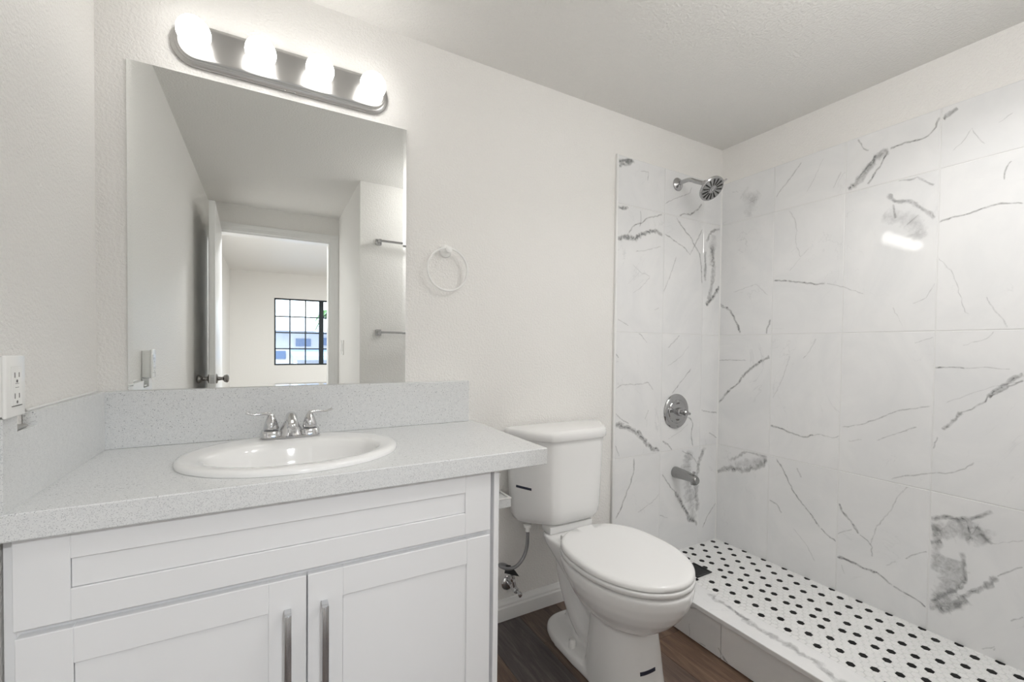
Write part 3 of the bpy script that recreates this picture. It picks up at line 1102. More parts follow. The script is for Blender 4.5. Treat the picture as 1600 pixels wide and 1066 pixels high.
shaker('drawer_front', 0.022, 0.937, 0.632, 0.7945, 0.073, 0.075, 0.050, 0.058, vc)
for x0, x1, hx, l, r in ((0.024, 0.4795, 0.442, 0.074, 0.074), (0.4825, 0.937, 0.5165, 0.074, 0.070)):
    d = shaker('door', x0, x1, 0.122, 0.6185, l, r, 0.066, 0.066, vc)
    bm = NB()
    yf = CF - 0.0207
    w = 0.0068
    ht, hb = 0.5535, 0.36
    # flat topped bar with square returns
    box(bm, hx - w, hx + w, yf - 0.030, yf - 0.021, hb, ht, 0.0012, 2)
    box(bm, hx - w, hx + w, yf - 0.022, yf, ht - 0.0085, ht, 0.001, 1)
    box(bm, hx - w, hx + w, yf - 0.022, yf, hb, hb + 0.0085, 0.001, 1)
    box(bm, hx - 0.0022, hx + 0.0022, yf - 0.0315, yf - 0.029, hb + 0.002, ht - 0.002, 0.001, 2)
    k = obj('handle', bm, 'steel', d)
    k['label'] = 'polished steel bar handle'

# ---------------------------------------------------------------- countertop
ZC0, ZC1 = 0.7965, 0.844
KX1, KY = 1.107, -0.537
SKX, SKY = 0.471, -0.283
ct = thing('countertop', 'white speckled quartz countertop with backsplash on the white vanity', 'countertop', (0.55, -0.27, ZC0))


def ell(cx, cy, rx, ry, z, n=64):
    return [Vector((cx + rx * math.cos(2 * PI * k / n), cy + ry * math.sin(2 * PI * k / n), z)) for k in range(n)]


bm = NB()
N = 64
x0, x1, y0, y1 = 0.002, KX1, KY, -0.001
outer = []
for k in range(N):      # the slab's rectangle sampled at the hole's angles, with true corners
    a = 2 * PI * k / N
    d = Vector((math.cos(a), math.sin(a)))
    t = min(((x1 if d.x > 0 else x0) - SKX) / d.x if abs(d.x) > 1e-9 else 1e9, ((y1 if d.y > 0 else y0) - SKY) / d.y if abs(d.y) > 1e-9 else 1e9)
    outer.append([SKX + d.x * t, SKY + d.y * t])
for cxx, cyy in ((x0, y0), (x1, y0), (x0, y1), (x1, y1)):
    k = min(range(N), key=lambda i: (outer[i][0] - cxx) ** 2 + (outer[i][1] - cyy) ** 2)
    outer[k] = [cxx, cyy]
hole = ell(SKX, SKY, 0.236, 0.196, 0, N)
e = 0.002
inset = [[min(max(p[0], x0 + e), x1 - e), min(max(p[1], y0 + e), y1 - e)] for p in outer]
rings = [[(p.x, p.y, ZC1) for p in hole], [(p[0], p[1], ZC1) for p in inset], [(p[0], p[1], ZC1 - e) for p in outer], [(p[0], p[1], ZC0 + e) for p in outer],
         [(p[0], p[1], ZC0) for p in inset], [(p.x, p.y, ZC0) for p in hole], [(p.x, p.y, ZC1) for p in hole]]
loft(bm, rings, False, False)
bmesh.ops.remove_doubles(bm, verts=bm.verts, dist=1e-6)
obj('slab', bm, 'quartz', ct, smooth=False)
bm = NB()
box(bm, 0.0204, 1.0855, -0.0205, -0.001, ZC1 + 0.0003, 1.001, 0.0015, 2)
obj('backsplash', bm, 'quartz', ct, smooth=False)
bm = NB()
# side piece on the left wall with a notch under the outlet
pr = [(-0.001, ZC1 + 0.0003), (-0.001, 1.001), (-0.412, 1.001), (-0.412, 0.9755), (-0.488, 0.9755), (-0.488, 1.004), (KY, 1.004), (KY, ZC1 + 0.0003)]
loft(bm, [[(x, a, b) for a, b in pr] for x in (0.001, 0.021)])
obj('side_splash', bm, 'quartz', ct, smooth=False)
bm = NB()
box(bm, 0.0012, 0.006, -0.40, -0.022, 1.0012, 1.006, 0.001, 1)
box(bm, 0.0225, 1.084, -0.0045, -0.0012, 1.0011, 1.0024, 0.0004, 1)
o = obj('caulk_bead', bm, 'trim', ct, smooth=False)
o['label'] = 'thin white caulk line along the splash top'

# ---------------------------------------------------------------- sink
sk = thing('sink', 'white oval drop-in basin set into the speckled countertop', 'sink', (SKX, SKY, ZC1))
bm = NB()
BYC = -0.318
prof = [(0.262, 0.218, SKY, 0.8445), (0.2625, 0.2185, SKY, 0.851), (0.259, 0.215, SKY, 0.8565), (0.252, 0.208, SKY, 0.8592), (0.240, 0.197, SKY - 0.004, 0.8600),
        (0.216, 0.160, SKY - 0.025, 0.8592), (0.207, 0.146, BYC, 0.8570), (0.200, 0.138, BYC, 0.8500), (0.194, 0.132, BYC, 0.835), (0.185, 0.124, BYC, 0.805),
        (0.168, 0.110, BYC + 0.002, 0.772), (0.135, 0.086, BYC + 0.004, 0.745), (0.085, 0.055, BYC + 0.006, 0.728), (0.028, 0.026, BYC + 0.008, 0.722), (0.022, 0.022, BYC + 0.008, 0.716)]
under = [(0.026, 0.026, BYC + 0.008, 0.708), (0.09, 0.06, BYC + 0.006, 0.716), (0.145, 0.095, BYC + 0.004, 0.735), (0.178, 0.118, BYC + 0.002, 0.765), (0.196, 0.134, BYC, 0.803),
         (0.205, 0.142, BYC + 0.003, 0.8445)]
rings = [ell(SKX, cy, rx, ry, z, 72) for rx, ry, cy, z in prof + under]
rings.append(rings[0])
vr = []
loft(bm, rings, False, False)
bmesh.ops.remove_doubles(bm, verts=bm.verts, dist=1e-6)
obj('basin', bm, 'porcelain', sk, angle=60)
bm = NB()
lathe(bm, [(0.0215, 0.0), (0.0215, 0.003), (0.016, 0.004), (0.014, 0.002)], (SKX, BYC + 0.008, 0.7185), (0, 0, 1), 28)
lathe(bm, [(0.0125, 0.0), (0.0125, 0.006), (0.009, 0.009)], (SKX, BYC + 0.008, 0.7215), (0, 0, 1), 24)
obj('drain', bm, 'chrome', sk)

# ---------------------------------------------------------------- faucet
FX, FY, FZ = 0.464, -0.120, 0.8602
fc = thing('faucet', 'chrome two handle faucet on the back rim of the oval sink', 'faucet', (FX, FY, FZ))
bm = NB()
pl_ = lambda cx, hw, hd, z, n=3.2: egg(cx, FY + hd, FY - hd, hw, FZ + z, n, n, 0.5, 48)
loft(bm, [pl_(FX, 0.079, 0.030, 0), pl_(FX, 0.080, 0.031, 0.003), pl_(FX, 0.077, 0.029, 0.006), pl_(FX, 0.074, 0.026, 0.007)])
for s in (-1, 1):      # rounded block under each handle
    cx = FX + s * 0.0515
    loft(bm, [pl_(cx, 0.0275, 0.0285, 0.004, 3.8), pl_(cx, 0.0265, 0.0275, 0.019, 3.8), pl_(cx, 0.0250, 0.0255, 0.0225, 3.4), pl_(cx, 0.0215, 0.0215, 0.0235, 2.2)])
# flared skirt under the spout
loft(bm, [pl_(FX, 0.037, 0.029, 0.004, 2.6), pl_(FX, 0.034, 0.027, 0.012, 2.4), pl_(FX, 0.025, 0.022, 0.030, 2.2), pl_(FX, 0.020, 0.019, 0.042, 2.0)])
obj('base', bm, 'chrome', fc)
bm = NB()
path = smooth_path([(FX, FY + 0.010, FZ + 0.036), (FX, FY + 0.004, FZ + 0.050), (FX, FY - 0.018, FZ + 0.060), (FX, FY - 0.048, FZ + 0.061), (FX, FY - 0.078, FZ + 0.054), (FX, FY - 0.094, FZ + 0.045)], 6)
nP = len(path) - 1
tube(bm, path, [0.0175 - 0.0035 * k / nP for k in range(nP + 1)], 24)
sphere(bm, (FX, FY - 0.094, FZ + 0.0445), 0.0141, 20, 12)
lathe(bm, [(0.0115, 0.0), (0.0115, 0.013), (0.0095, 0.013), (0.0085, 0.010)], (FX, FY - 0.093, FZ + 0.041), (0, 0.1, -1), 24)
obj('spout', bm, 'chrome', fc, angle=50)
for s in (-1, 1):
    bm = NB()
    hx = FX + s * 0.0515
    lathe(bm, [(0.0195, 0.0), (0.0205, 0.003), (0.0185, 0.014), (0.0140, 0.028), (0.0090, 0.039), (0.0050, 0.0455), (0.001, 0.047)], (hx, FY, FZ + 0.0255), (0, 0, 1), 28)
    pth = smooth_path([(hx - s * 0.005, FY - 0.002, FZ + 0.056), (hx + s * 0.002, FY - 0.001, FZ + 0.0685), (hx + s * 0.018, FY - 0.002, FZ + 0.0715), (hx + s * 0.042, FY - 0.004, FZ + 0.0700), (hx + s * 0.056, FY - 0.005, FZ + 0.0735), (hx + s * 0.063, FY - 0.006, FZ + 0.0775)], 6)
    tube(bm, pth, [0.0078 - 0.0044 * min(1, k / (len(pth) * 0.45)) + 0.0007 * max(0, k / len(pth) - 0.7) * 3 for k in range(len(pth))], 14)
    obj('handle', bm, 'chrome', fc, angle=50)
bm = NB()
lathe(bm, [(0.0025, 0), (0.0025, 0.02), (0.004, 0.021), (0.004, 0.027), (0.001, 0.028)], (FX, FY + 0.021, FZ + 0.0195), (0, 0, 1), 14)
obj('lift_rod', bm, 'chrome', fc)

# ---------------------------------------------------------------- mirror
mi_ = thing('mirror', 'large frameless wall mirror above the oval sink and faucet', 'mirror', (0.453, 0, 1.001))
MX0, MX1, MZ0, MZ1 = 0.066, 0.8395, 1.0027, 1.912
bm = NB()
bw = 0.0115
o_ = [(MX0, MZ0), (MX1, MZ0), (MX1, MZ1), (MX0, MZ1)]
i_ = [(MX0 + bw, MZ0), (MX1 - bw, MZ0), (MX1 - bw, MZ1), (MX0 + bw, MZ1)]
loft(bm, [[(x, -0.0010, z) for x, z in o_], [(x, -0.0042, z) for x, z in o_], [(x, -0.0050, z) for x, z in i_]])
obj('glass', bm, 'mirror', mi_, smooth=False)

# ---------------------------------------------------------------- vanity light
LX, LZ = 0.4665, 1.998
vl = thing('vanity_light', 'brushed nickel light bar with four round bulbs above the mirror', 'wall light', (LX, 0, LZ))


def stadium(hx, hz, r, y, n=12):
    out = []
    for cxx, czz, a0 in ((hx - r, hz - r, 0), (-hx + r, hz - r, PI / 2), (-hx + r, -hz + r, PI), (hx - r, -hz + r, 1.5 * PI)):
        for k in range(n + 1):
            a = a0 + (PI / 2) * k / n
            out.append(Vector((LX + cxx + r * math.cos(a), y, LZ + czz + r * math.sin(a))))
    return out


bm = NB()
loft(bm, [stadium(0.304, 0.0615, 0.0605, -0.0005), stadium(0.305, 0.0625, 0.061, -0.004), stadium(0.304, 0.0615, 0.0605, -0.010), stadium(0.299, 0.0565, 0.056, -0.0135),
          stadium(0.294, 0.0515, 0.051, -0.0150), stadium(0.2925, 0.050, 0.0495, -0.021), stadium(0.290, 0.0475, 0.047, -0.0255), stadium(0.286, 0.0435, 0.043, -0.027),
          stadium(0.284, 0.0415, 0.041, -0.0265)])
obj('back_plate', bm, 'nickel', vl, angle=40)
for k in range(4):
    bx_ = LX + (k - 1.5) * 0.1615
    bm = NB()
    lathe(bm, [(0.024, 0.0), (0.024, 0.003), (0.021, 0.006), (0.0175, 0.006)], (bx_, -0.0268, LZ + 0.001), (0, -1, 0), 28)
    s_ = obj('socket', bm, 'plastic_white', vl)
    bm = NB()
    pr = [(0.0165, 0.0), (0.0172, 0.002)]
    rB = 0.041
    for q in range(0, 15):
        a = PI - 0.42 - (PI - 0.42) * q / 14
        pr.append((rB * math.sin(a), 0.0405 + rB * math.cos(a)))
    lathe(bm, pr, (bx_, -0.0285, LZ + 0.001), (0, -1, 0), 36)
    obj('light_bulb', bm, 'bulb', vl, angle=80)
for dx in (-0.016, 0.012):
    bm = NB()
    sphere(bm, (LX + dx, -0.008, LZ - 0.0618), 0.0028, 10, 8)
    obj('screw', bm, 'nickel', vl)

# ---------------------------------------------------------------- outlet on the left wall
ol = thing('wall_outlet', 'white duplex outlet on the left wall over the notched side splash', 'outlet', (0, -0.517, 1.057))
OY0, OY1, OZ0, OZ1 = -0.551, -0.484, 1.0055, 1.111
bm = NB()
box(bm, 0.0005, 0.0245, OY0 + 0.004, OY1 - 0.004, OZ0 + 0.003, OZ1 - 0.003, 0.002, 2)
obj('box', bm, 'plastic_white', ol)
bm = NB()
box(bm, 0.0245, 0.0305, OY0, OY1, OZ0, OZ1, 0.003, 3)
obj('cover_plate', bm, 'plastic_white', ol)
bm = NB()
yc = (OY0 + OY1) / 2
box(bm, 0.0302, 0.0318, yc - 0.0168, yc + 0.0168, 1.025, 1.092, 0.0006, 1)
rc = obj('receptacle', bm, 'plastic_white', ol)
bm = NB()
for z in (1.077, 1.0415):
    box(bm, 0.0316, 0.0321, yc - 0.0085, yc - 0.0065, z - 0.0045, z + 0.0045)
    box(bm, 0.0316, 0.0321, yc + 0.0060, yc + 0.0080, z - 0.004, z + 0.004)
    lathe(bm, [(0.0026, 0), (0.0026, 0.0005)], (0.0316, yc, z - 0.0105), (1, 0, 0), 12)
box(bm, 0.0316, 0.0321, yc - 0.006, yc + 0.006, 1.0555, 1.0562)
box(bm, 0.0316, 0.0321, yc - 0.006, yc + 0.006, 1.0620, 1.0627)
box(bm, 0.0312, 0.0321, yc - 0.0172, yc + 0.0172, 1.0240, 1.0250)
obj('slots', bm, 'slot', rc, smooth=False)
bm = NB()
box(bm, 0.0012, 0.0185, -0.480, -0.440, 0.9765, 0.983, 0.002, 1)
o = obj('bracket', bm, 'nickel', ol)
o['label'] = 'small metal mounting ear in the notch'

# ---------------------------------------------------------------- towel ring
tr = thing('towel_ring', 'white towel ring on the wall between mirror and shower', 'towel ring', (0.992, 0, 1.495))
bm = NB()
lathe(bm, [(0.023, 0.0005), (0.024, 0.004), (0.022, 0.010), (0.013, 0.016), (0.010, 0.022), (0.010, 0.036), (0.012, 0.038), (0.012, 0.044), (0.006, 0.046)], (0.990, 0, 1.494), (0, -1, 0), 28)
obj('post', bm, 'plastic_white', tr)
bm = NB()
RR = 0.0785
tube(bm, [(0.9905 + RR * math.sin(2 * PI * k / 64), -0.035 + 0.012 * (1 - math.cos(2 * PI * k / 64)) / 2 * 0.6, 1.4215 + RR * math.cos(2 * PI * k / 64)) for k in range(65)], 0.0042, 12)
obj('ring', bm, 'plastic_white', tr, angle=60)

# ---------------------------------------------------------------- toilet
TX = 1.465
to = thing('toilet', 'white two piece toilet with closed lid between vanity and shower curb', 'toilet', (TX, -0.40, 0))
RIM = 0.402
bm = NB()
E_ = lambda z, yb, yf, hw, nb=2.0, nf=2.0, sp=0.5: egg(TX, yb, yf, hw, z, nb, nf, sp, 48)
# bowl
loft(bm, [E_(0.215, -0.36, -0.585, 0.070), E_(0.232, -0.33, -0.615, 0.102), E_(0.250, -0.31, -0.640, 0.124), E_(0.275, -0.29, -0.668, 0.146), E_(0.305, -0.27, -0.694, 0.165),
          E_(0.335, -0.25, -0.712, 0.178), E_(0.365, -0.24, -0.723, 0.1855, 2.2), E_(0.390, -0.235, -0.727, 0.188, 2.3), E_(RIM - 0.003, -0.235, -0.726, 0.187, 2.4), E_(RIM, -0.24, -0.722, 0.183, 2.4)])
# deck under the tank, its underside sloping down into the bowl
loft(bm, [E_(0.245, -0.285, -0.38, 0.080, 2.4, 2.4), E_(0.280, -0.250, -0.38, 0.100, 2.6, 2.6), E_(0.315, -0.215, -0.39, 0.113, 3, 2.8), E_(0.350, -0.170, -0.40, 0.121, 3.5, 3), E_(0.375, -0.130, -0.40, 0.124, 4, 3),
          E_(0.398, -0.118, -0.40, 0.124, 4.5, 3), E_(RIM, -0.120, -0.40, 0.121, 4.5, 3)])
# front pedestal
loft(bm, [E_(0.0, -0.36, -0.618, 0.118, 3, 2.4), E_(0.015, -0.36, -0.619, 0.119, 3, 2.4), E_(0.06, -0.37, -0.612, 0.114, 3, 2.4), E_(0.14, -0.375, -0.603, 0.106, 3, 2.4), E_(0.20, -0.375, -0.596, 0.098, 3, 2.4), E_(0.27, -0.36, -0.592, 0.093, 2.6, 2.2)])
# foot
loft(bm, [E_(0.0, -0.105, -0.60, 0.116, 3.0, 3), E_(0.016, -0.105, -0.60, 0.117, 3.0, 3), E_(0.030, -0.110, -0.60, 0.113, 3.0, 3), E_(0.040, -0.12, -0.58, 0.100, 3.0, 3), E_(0.046, -0.13, -0.56, 0.08, 3, 3)])
# middle web
loft(bm, [E_(0.02, -0.15, -0.45, 0.020, 3, 3), E_(0.20, -0.19, -0.45, 0.020, 3, 3), E_(0.33, -0.17, -0.42, 0.022, 3, 3)])
# trapway
pth = smooth_path([(TX, -0.43, 0.058), (TX, -0.35, 0.064), (TX, -0.28, 0.092), (TX, -0.228, 0.150), (TX, -0.188, 0.222), (TX, -0.170, 0.290), (TX, -0.175, 0.350)], 6)
tube(bm, pth, [0.055 for k in range(len(pth))], 20)
body = obj('bowl', bm, 'porcelain', to)
rm = body.modifiers.new('r', 'REMESH')
rm.mode = 'VOXEL'
rm.voxel_size = 0.0048
sm = body.modifiers.new('s', 'SMOOTH')
sm.factor = 0.5
sm.iterations = 6
bake(body)
# keep the foot flat on the floor
for v in body.data.vertices:
    if v.co.z < 0.0015:
        v.co.z = 0.0012
bt = BVHTree.FromObject(body, bpy.context.evaluated_depsgraph_get())

# seat ring and lid
bm = NB()
def seat_out(z, g, yb=-0.262):
    return egg(TX, yb, -0.727 - g, 0.1885 + g, z, 2.7, 2.0, 0.52, 56)
loft(bm, [seat_out(RIM + 0.0048, -0.004), seat_out(RIM + 0.0068, -0.0005), seat_out(RIM + 0.017, 0.0), seat_out(RIM + 0.0210, -0.0015), seat_out(RIM + 0.0220, -0.005)])
obj('seat', bm, 'seat_plastic', to, angle=60)
bm = NB()
z0 = RIM + 0.0235
loft(bm, [seat_out(z0, -0.006), seat_out(z0 + 0.003, -0.0015), seat_out(z0 + 0.012, -0.002), seat_out(z0 + 0.017, -0.006), seat_out(z0 + 0.0195, -0.014), seat_out(z0 + 0.0208, -0.035), seat_out(z0 + 0.0213, -0.08, -0.30)])
obj('lid', bm, 'seat_plastic', to, angle=60)
for s in (-1, 1):
    bm = NB()
    box(bm, TX + s * 0.072 - 0.022, TX + s * 0.072 + 0.022, -0.262, -0.236, RIM + 0.0005, RIM + 0.022, 0.006, 3)
    obj('hinge', bm, 'seat_plastic', to)


# tank
def tank_out(z, hw, yb, yf, ch, n=6):
    """flat back, bowed front, wide rounded front corners"""
    pts = [(-hw + 0.012, yb), (-hw, yb - 0.012), (-hw - 0.001, yb - 0.05)]
    a, b, c_ = Vector((-hw + 0.001, yb - 0.058)), Vector((-hw + ch * 0.70, yf + 0.020)), Vector((-hw + ch * 1.12, yf + 0.004))
    for k in range(n + 1):
        t = k / n
        p = a * (1 - t) ** 2 + b * 2 * t * (1 - t) + c_ * t * t
        pts.append((p.x, p.y))
    pts.append((-hw * 0.33, yf + 0.001))
    half = pts
    full = half + [(0.0, yf)] + [(-x, y) for x, y in reversed(half)]
    return [Vector((TX + 0.007 + x * 1.03, y, z)) for x, y in full]


bm = NB()
T_ = [(0.432, 0.150, -0.05, -0.165, 0.09), (0.434, 0.178, -0.035, -0.184, 0.09), (0.443, 0.192, -0.028, -0.198, 0.09), (0.462, 0.200, -0.025, -0.206, 0.09), (0.49, 0.204, -0.022, -0.209, 0.09),
      (0.60, 0.2095, -0.022, -0.213, 0.092), (0.70, 0.214, -0.022, -0.216, 0.093), (0.772, 0.217, -0.022, -0.218, 0.094)]
loft(bm, [tank_out(z, hw, yb, yf, ch) for z, hw, yb, yf, ch in T_])
obj('tank', bm, 'porcelain', to, angle=50)
bm = NB()
L_ = [(0.7725, 0.225, -0.016, -0.226, 0.096), (0.775, 0.2275, -0.014, -0.2285, 0.097), (0.796, 0.2275, -0.014, -0.2285, 0.097), (0.804, 0.225, -0.016, -0.226, 0.097), (0.8095, 0.219, -0.021, -0.220, 0.096), (0.8115, 0.209, -0.03, -0.211, 0.095)]
loft(bm, [tank_out(z, hw, yb, yf, ch) for z, hw, yb, yf, ch in L_])
obj('tank_lid', bm, 'porcelain', to, angle=60)
# seat of the tank on the deck
bm = NB()
box(bm, TX - 0.105, TX + 0.105, -0.188, -0.124, RIM + 0.0003, 0.4325, 0.006, 2)
obj('tank_pad', bm, 'porcelain', to)
for s in (-1, 1):
    bm = NB()
    lathe(bm, [(0.0145, 0.0), (0.014, 0.006), (0.0125, 0.026), (0.0105, 0.031), (0.004, 0.033)], (TX + s * 0.090, -0.318, 0.038), (0, 0, 1), 24)
    obj('bolt_cap', bm, 'plastic_white', to)


def sticker(parent, bv, x0, x1, zl, zr, h, n=10):
    """thin tape strip laid on the surface met when looking along +Y"""
    bm = NB()
    fr, bk = [], []
    for k in range(n + 1):
        x = x0 + (x1 - x0) * k / n
        z = zl + (zr - zl) * k / n
        row = []
        for dz in (h / 2, -h / 2):
            hit = bv.ray_cast(Vector((x, -1.3, z + dz)), Vector((0, 1, 0)))
            if hit[0] is None:
                break
            p, nn = hit[0], hit[1]
            row.append((p + nn * 0.0009, p + nn * 0.0001))
        if len(row) < 2:
            continue
        fr.append([bm.verts.new(q[0]) for q in row])
        bk.append([bm.verts.new(q[1]) for q in row])
    for k in range(len(fr) - 1):
        bm.faces.new((fr[k][0], fr[k][1], fr[k + 1][1], fr[k + 1][0]))
        bm.faces.new((bk[k][0], bk[k + 1][0], bk[k + 1][1], bk[k][1]))
        bm.faces.new((fr[k][0], fr[k + 1][0], bk[k + 1][0], bk[k][0]))
        bm.faces.new((fr[k][1], bk[k][1], bk[k + 1][1], fr[k + 1][1]))
    o = obj('tape_strip', bm, 'navy', parent)
    o['label'] = 'short dark blue tape strip'
    return o


tank = [c for c in to.children if c.name.split('.')[0] == 'tank'][0]
bpy.context.view_layer.update()
bk_ = BVHTree.FromObject(tank, bpy.context.evaluated_depsgraph_get())
sticker(to, bk_, 1.2625, 1.299, 0.583, 0.579, 0.0095)
sticker(to, bt, 1.424, 1.486, 0.1085, 0.1075, 0.0115)

# water supply: shut-off valve on the wall, braided hose, black tag
sv = thing('shutoff_valve', 'chrome shut off valve with round wall plate below the toilet tank', 'valve', (1.278, 0, 0.148))
bm = NB()
lathe(bm, [(0.031, 0.0005), (0.031, 0.003), (0.026, 0.008), (0.012, 0.011)], (1.278, 0, 0.150), (0, -1, 0), 32)
obj('wall_plate', bm, 'chrome', sv)
bm = NB()
tube(bm, [(1.278, -0.008, 0.150), (1.278, -0.060, 0.150)], 0.008, 16)
lathe(bm, [(0.0115, 0.0), (0.0125, 0.004), (0.0125, 0.026), (0.010, 0.030)], (1.278, -0.045, 0.150), (0, -1, 0), 20)
tube(bm, [(1.278, -0.058, 0.155), (1.272, -0.058, 0.178), (1.268, -0.058, 0.205)], [0.0085, 0.0085, 0.0075], 16)
lathe(bm, [(0.0105, 0), (0.0105, 0.012)], (1.2705, -0.058, 0.186), (-0.2, 0, 1), 6)
obj('body', bm, 'chrome', sv)
bm = NB()
lathe(bm, [(0.005, 0.0), (0.005, 0.012), (0.012, 0.013), (0.0125, 0.022), (0.008, 0.026)], (1.279, -0.074, 0.149), (0.25, -0.9, -0.35), 20, scale=(1.0, 0.55))
obj('handle', bm, 'chrome', sv)
hz = thing('supply_hose', 'braided grey hose looping from the shut off valve to the tank', 'hose', (1.267, -0.058, 0.21))
bm = NB()
pth = smooth_path([(1.266, -0.058, 0.2105), (1.252, -0.057, 0.243), (1.225, -0.064, 0.265), (1.196, -0.082, 0.280), (1.190, -0.105, 0.285), (1.212, -0.118, 0.277), (1.250, -0.118, 0.278), (1.285, -0.112, 0.302), (1.303, -0.108, 0.340), (1.308, -0.105, 0.385), (1.308, -0.104, 0.410)], 8)
tube(bm, pth, 0.0068, 14)
obj('hose', bm, 'braid', hz, angle=70)
bm = NB()
lathe(bm, [(0.009, 0.0), (0.009, 0.016), (0.016, 0.018), (0.017, 0.028), (0.010, 0.029)], (1.308, -0.104, 0.3985), (0, 0, 1), 20)
o = obj('coupling_nut', bm, 'plastic_white', hz)
tg = NB()
loft(tg, [[(1.222, y, 0.236), (1.288, y - 0.004, 0.208), (1.272, y - 0.002, 0.232), (1.248, y, 0.262), (1.228, y, 0.266)] for y in (-0.0725, -0.0715)])
tag(obj('paper_tag', tg, 'black', smooth=False), 'small black tag hanging by the shut off valve under the tank', 'tag')

# stone ledge between the vanity and the tank
sl_ = thing('stone_ledge', 'short grey stone ledge on the wall between vanity and toilet tank', 'ledge', (1.10, -0.05, 0.51))
bm = NB()
box(bm, 0.968, 1.2345, -0.098, -0.0008, 0.507, 0.541, 0.0015, 1)
obj('slab', bm, 'quartz', sl_, smooth=False)
bm = NB()
box(bm, 0.968, 1.2355, -0.1, -0.09, 0.5412, 0.5455, 0.001, 1)
box(bm, 1.2265, 1.2355, -0.0898, -0.001, 0.5412, 0.5455, 0.001, 1)
o = obj('edge_bead', bm, 'trim', sl_, smooth=False)
o['label'] = 'white bead along the ledge top'

# ---------------------------------------------------------------- shower fittings
SX = 2.264
TF = -0.0082       # in front of the tile face
sh = thing('overhead_shower', 'round chrome shower head on a bent arm high in the shower corner', 'shower head', (SX, 0, 1.985))
bm = NB()
lathe(bm, [(0.034, 0.0), (0.034, 0.003), (0.029, 0.009), (0.016, 0.014), (0.013, 0.016)], (SX - 0.012, TF, 1.985), (0, -1, 0), 32)
obj('flange', bm, 'shower_chrome', sh)
HC = Vector((2.258, -0.206, 1.903))
HN = Vector((-0.06, -0.72, -0.69)).normalized()
back = HC - HN * 0.058
bm = NB()
pth = smooth_path([(SX - 0.012, TF - 0.005, 1.985), (SX - 0.013, -0.045, 1.988), (SX - 0.014, -0.085, 1.984), (SX - 0.016, -0.125, 1.962), tuple(back + HN * 0.006)], 8)
tube(bm, pth, 0.0105, 18)
obj('arm', bm, 'shower_chrome', sh, angle=60)
bm = NB()
lathe(bm, [(0.0145, -0.062), (0.016, -0.056), (0.016, -0.046), (0.0135, -0.044), (0.018, -0.040), (0.024, -0.028), (0.041, -0.018), (0.056, -0.012), (0.0615, -0.006), (0.062, 0.0), (0.059, 0.0035), (0.053, 0.004)], HC, HN, 40)
hd = obj('head', bm, 'shower_chrome', sh, angle=40)
ax_a = (Vector((0, 0, 1)) - HN * HN.z).normalized()
ax_b = HN.cross(ax_a)
bm = NB()
lathe(bm, [(0.0555, 0.0038), (0.0555, 0.0050), (0.0, 0.0054)], HC, HN, 40)
o = obj('face_plate', bm, 'spout_metal', hd)
o['label'] = 'grey spray face'
bm = NB()
for k in range(14):
    a = 2 * PI * k / 14
    d = ax_a * math.cos(a) + ax_b * math.sin(a)
    s2 = HN.cross(d)
    w0, w1 = 0.0020, 0.0036
    b0, b1 = HC + d * 0.021 + HN * 0.0051, HC + d * 0.050 + HN * 0.0051
    base = [b0 - s2 * w0, b1 - s2 * w1, b1 + d * 0.003, b1 + s2 * w1, b0 + s2 * w0]
    loft(bm, [base, [p + HN * 0.0016 for p in base]])
o = obj('nozzle_row', bm, 'nozzle', hd, smooth=False)
o['label'] = 'black spoke shaped nozzle strips'
bm = NB()
lathe(bm, [(0.016, 0.005), (0.016, 0.0075), (0.0135, 0.0078), (0.013, 0.006), (0.008, 0.006), (0.007, 0.008), (0.002, 0.0082)], HC, HN, 32)
obj('centre_ring', bm, 'shower_chrome', hd)
bm = NB()
ld = (ax_a * 0.55 + ax_b * -0.83).normalized()
ld = max((ax_a * math.cos(t) + ax_b * math.sin(t) for t in [i * 0.05 for i in range(126)]), key=lambda v: v.dot((CAM_R * 0.7 + CAM_U * 0.7)))
tube(bm, [HC + ld * 0.058, HC + ld * 0.078], [0.0045, 0.0032], 12)
obj('mode_lever', bm, 'shower_chrome', hd)

vv = thing('shower_valve', 'round chrome shower valve plate with small knob on the marble wall', 'shower valve', (SX, 0, 0.807))
bm = NB()
lathe(bm, [(0.0905, 0.0), (0.091, 0.003), (0.088, 0.008), (0.078, 0.0115), (0.066, 0.0120), (0.062, 0.0105), (0.060, 0.0125), (0.030, 0.0135), (0.024, 0.016)], (SX + 0.004, TF, 0.807), (0, -1, 0), 56)
obj('plate', bm, 'shower_chrome', vv, angle=40)
bm = NB()
lathe(bm, [(0.021, 0.012), (0.0215, 0.034), (0.019, 0.040), (0.012, 0.042), (0.011, 0.052), (0.015, 0.056), (0.0155, 0.070), (0.011, 0.075), (0.003, 0.076)], (SX + 0.004, TF, 0.807), (0, -1, 0), 28)
tube(bm, [(SX + 0.004, TF - 0.062, 0.807), (SX + 0.034, TF - 0.064, 0.800)], [0.005, 0.0065], 12)
obj('knob', bm, 'shower_chrome', vv)
for dz, s in ((0.038, 1), (-0.038, -1)):
    bm = NB()
    loft(bm, [[(SX + 0.004 + dx, y, 0.807 + dz + z * s) for dx, z in ((-0.015, 0.0), (-0.006, 0.009), (0.008, 0.010), (0.015, 0.002), (0.0, 0.001))] for y in (TF - 0.0121, TF - 0.0142)])
    o = obj('index_mark', bm, 'slot', vv, smooth=False)
    o['label'] = 'dark temperature mark on the chrome plate'
for dz in (0.054, -0.054):
    bm = NB()
    lathe(bm, [(0.005, 0.011), (0.005, 0.0138), (0.002, 0.0145)], (SX + 0.004, TF, 0.807 + dz), (0, -1, 0), 14)
    obj('screw', bm, 'nickel', vv)

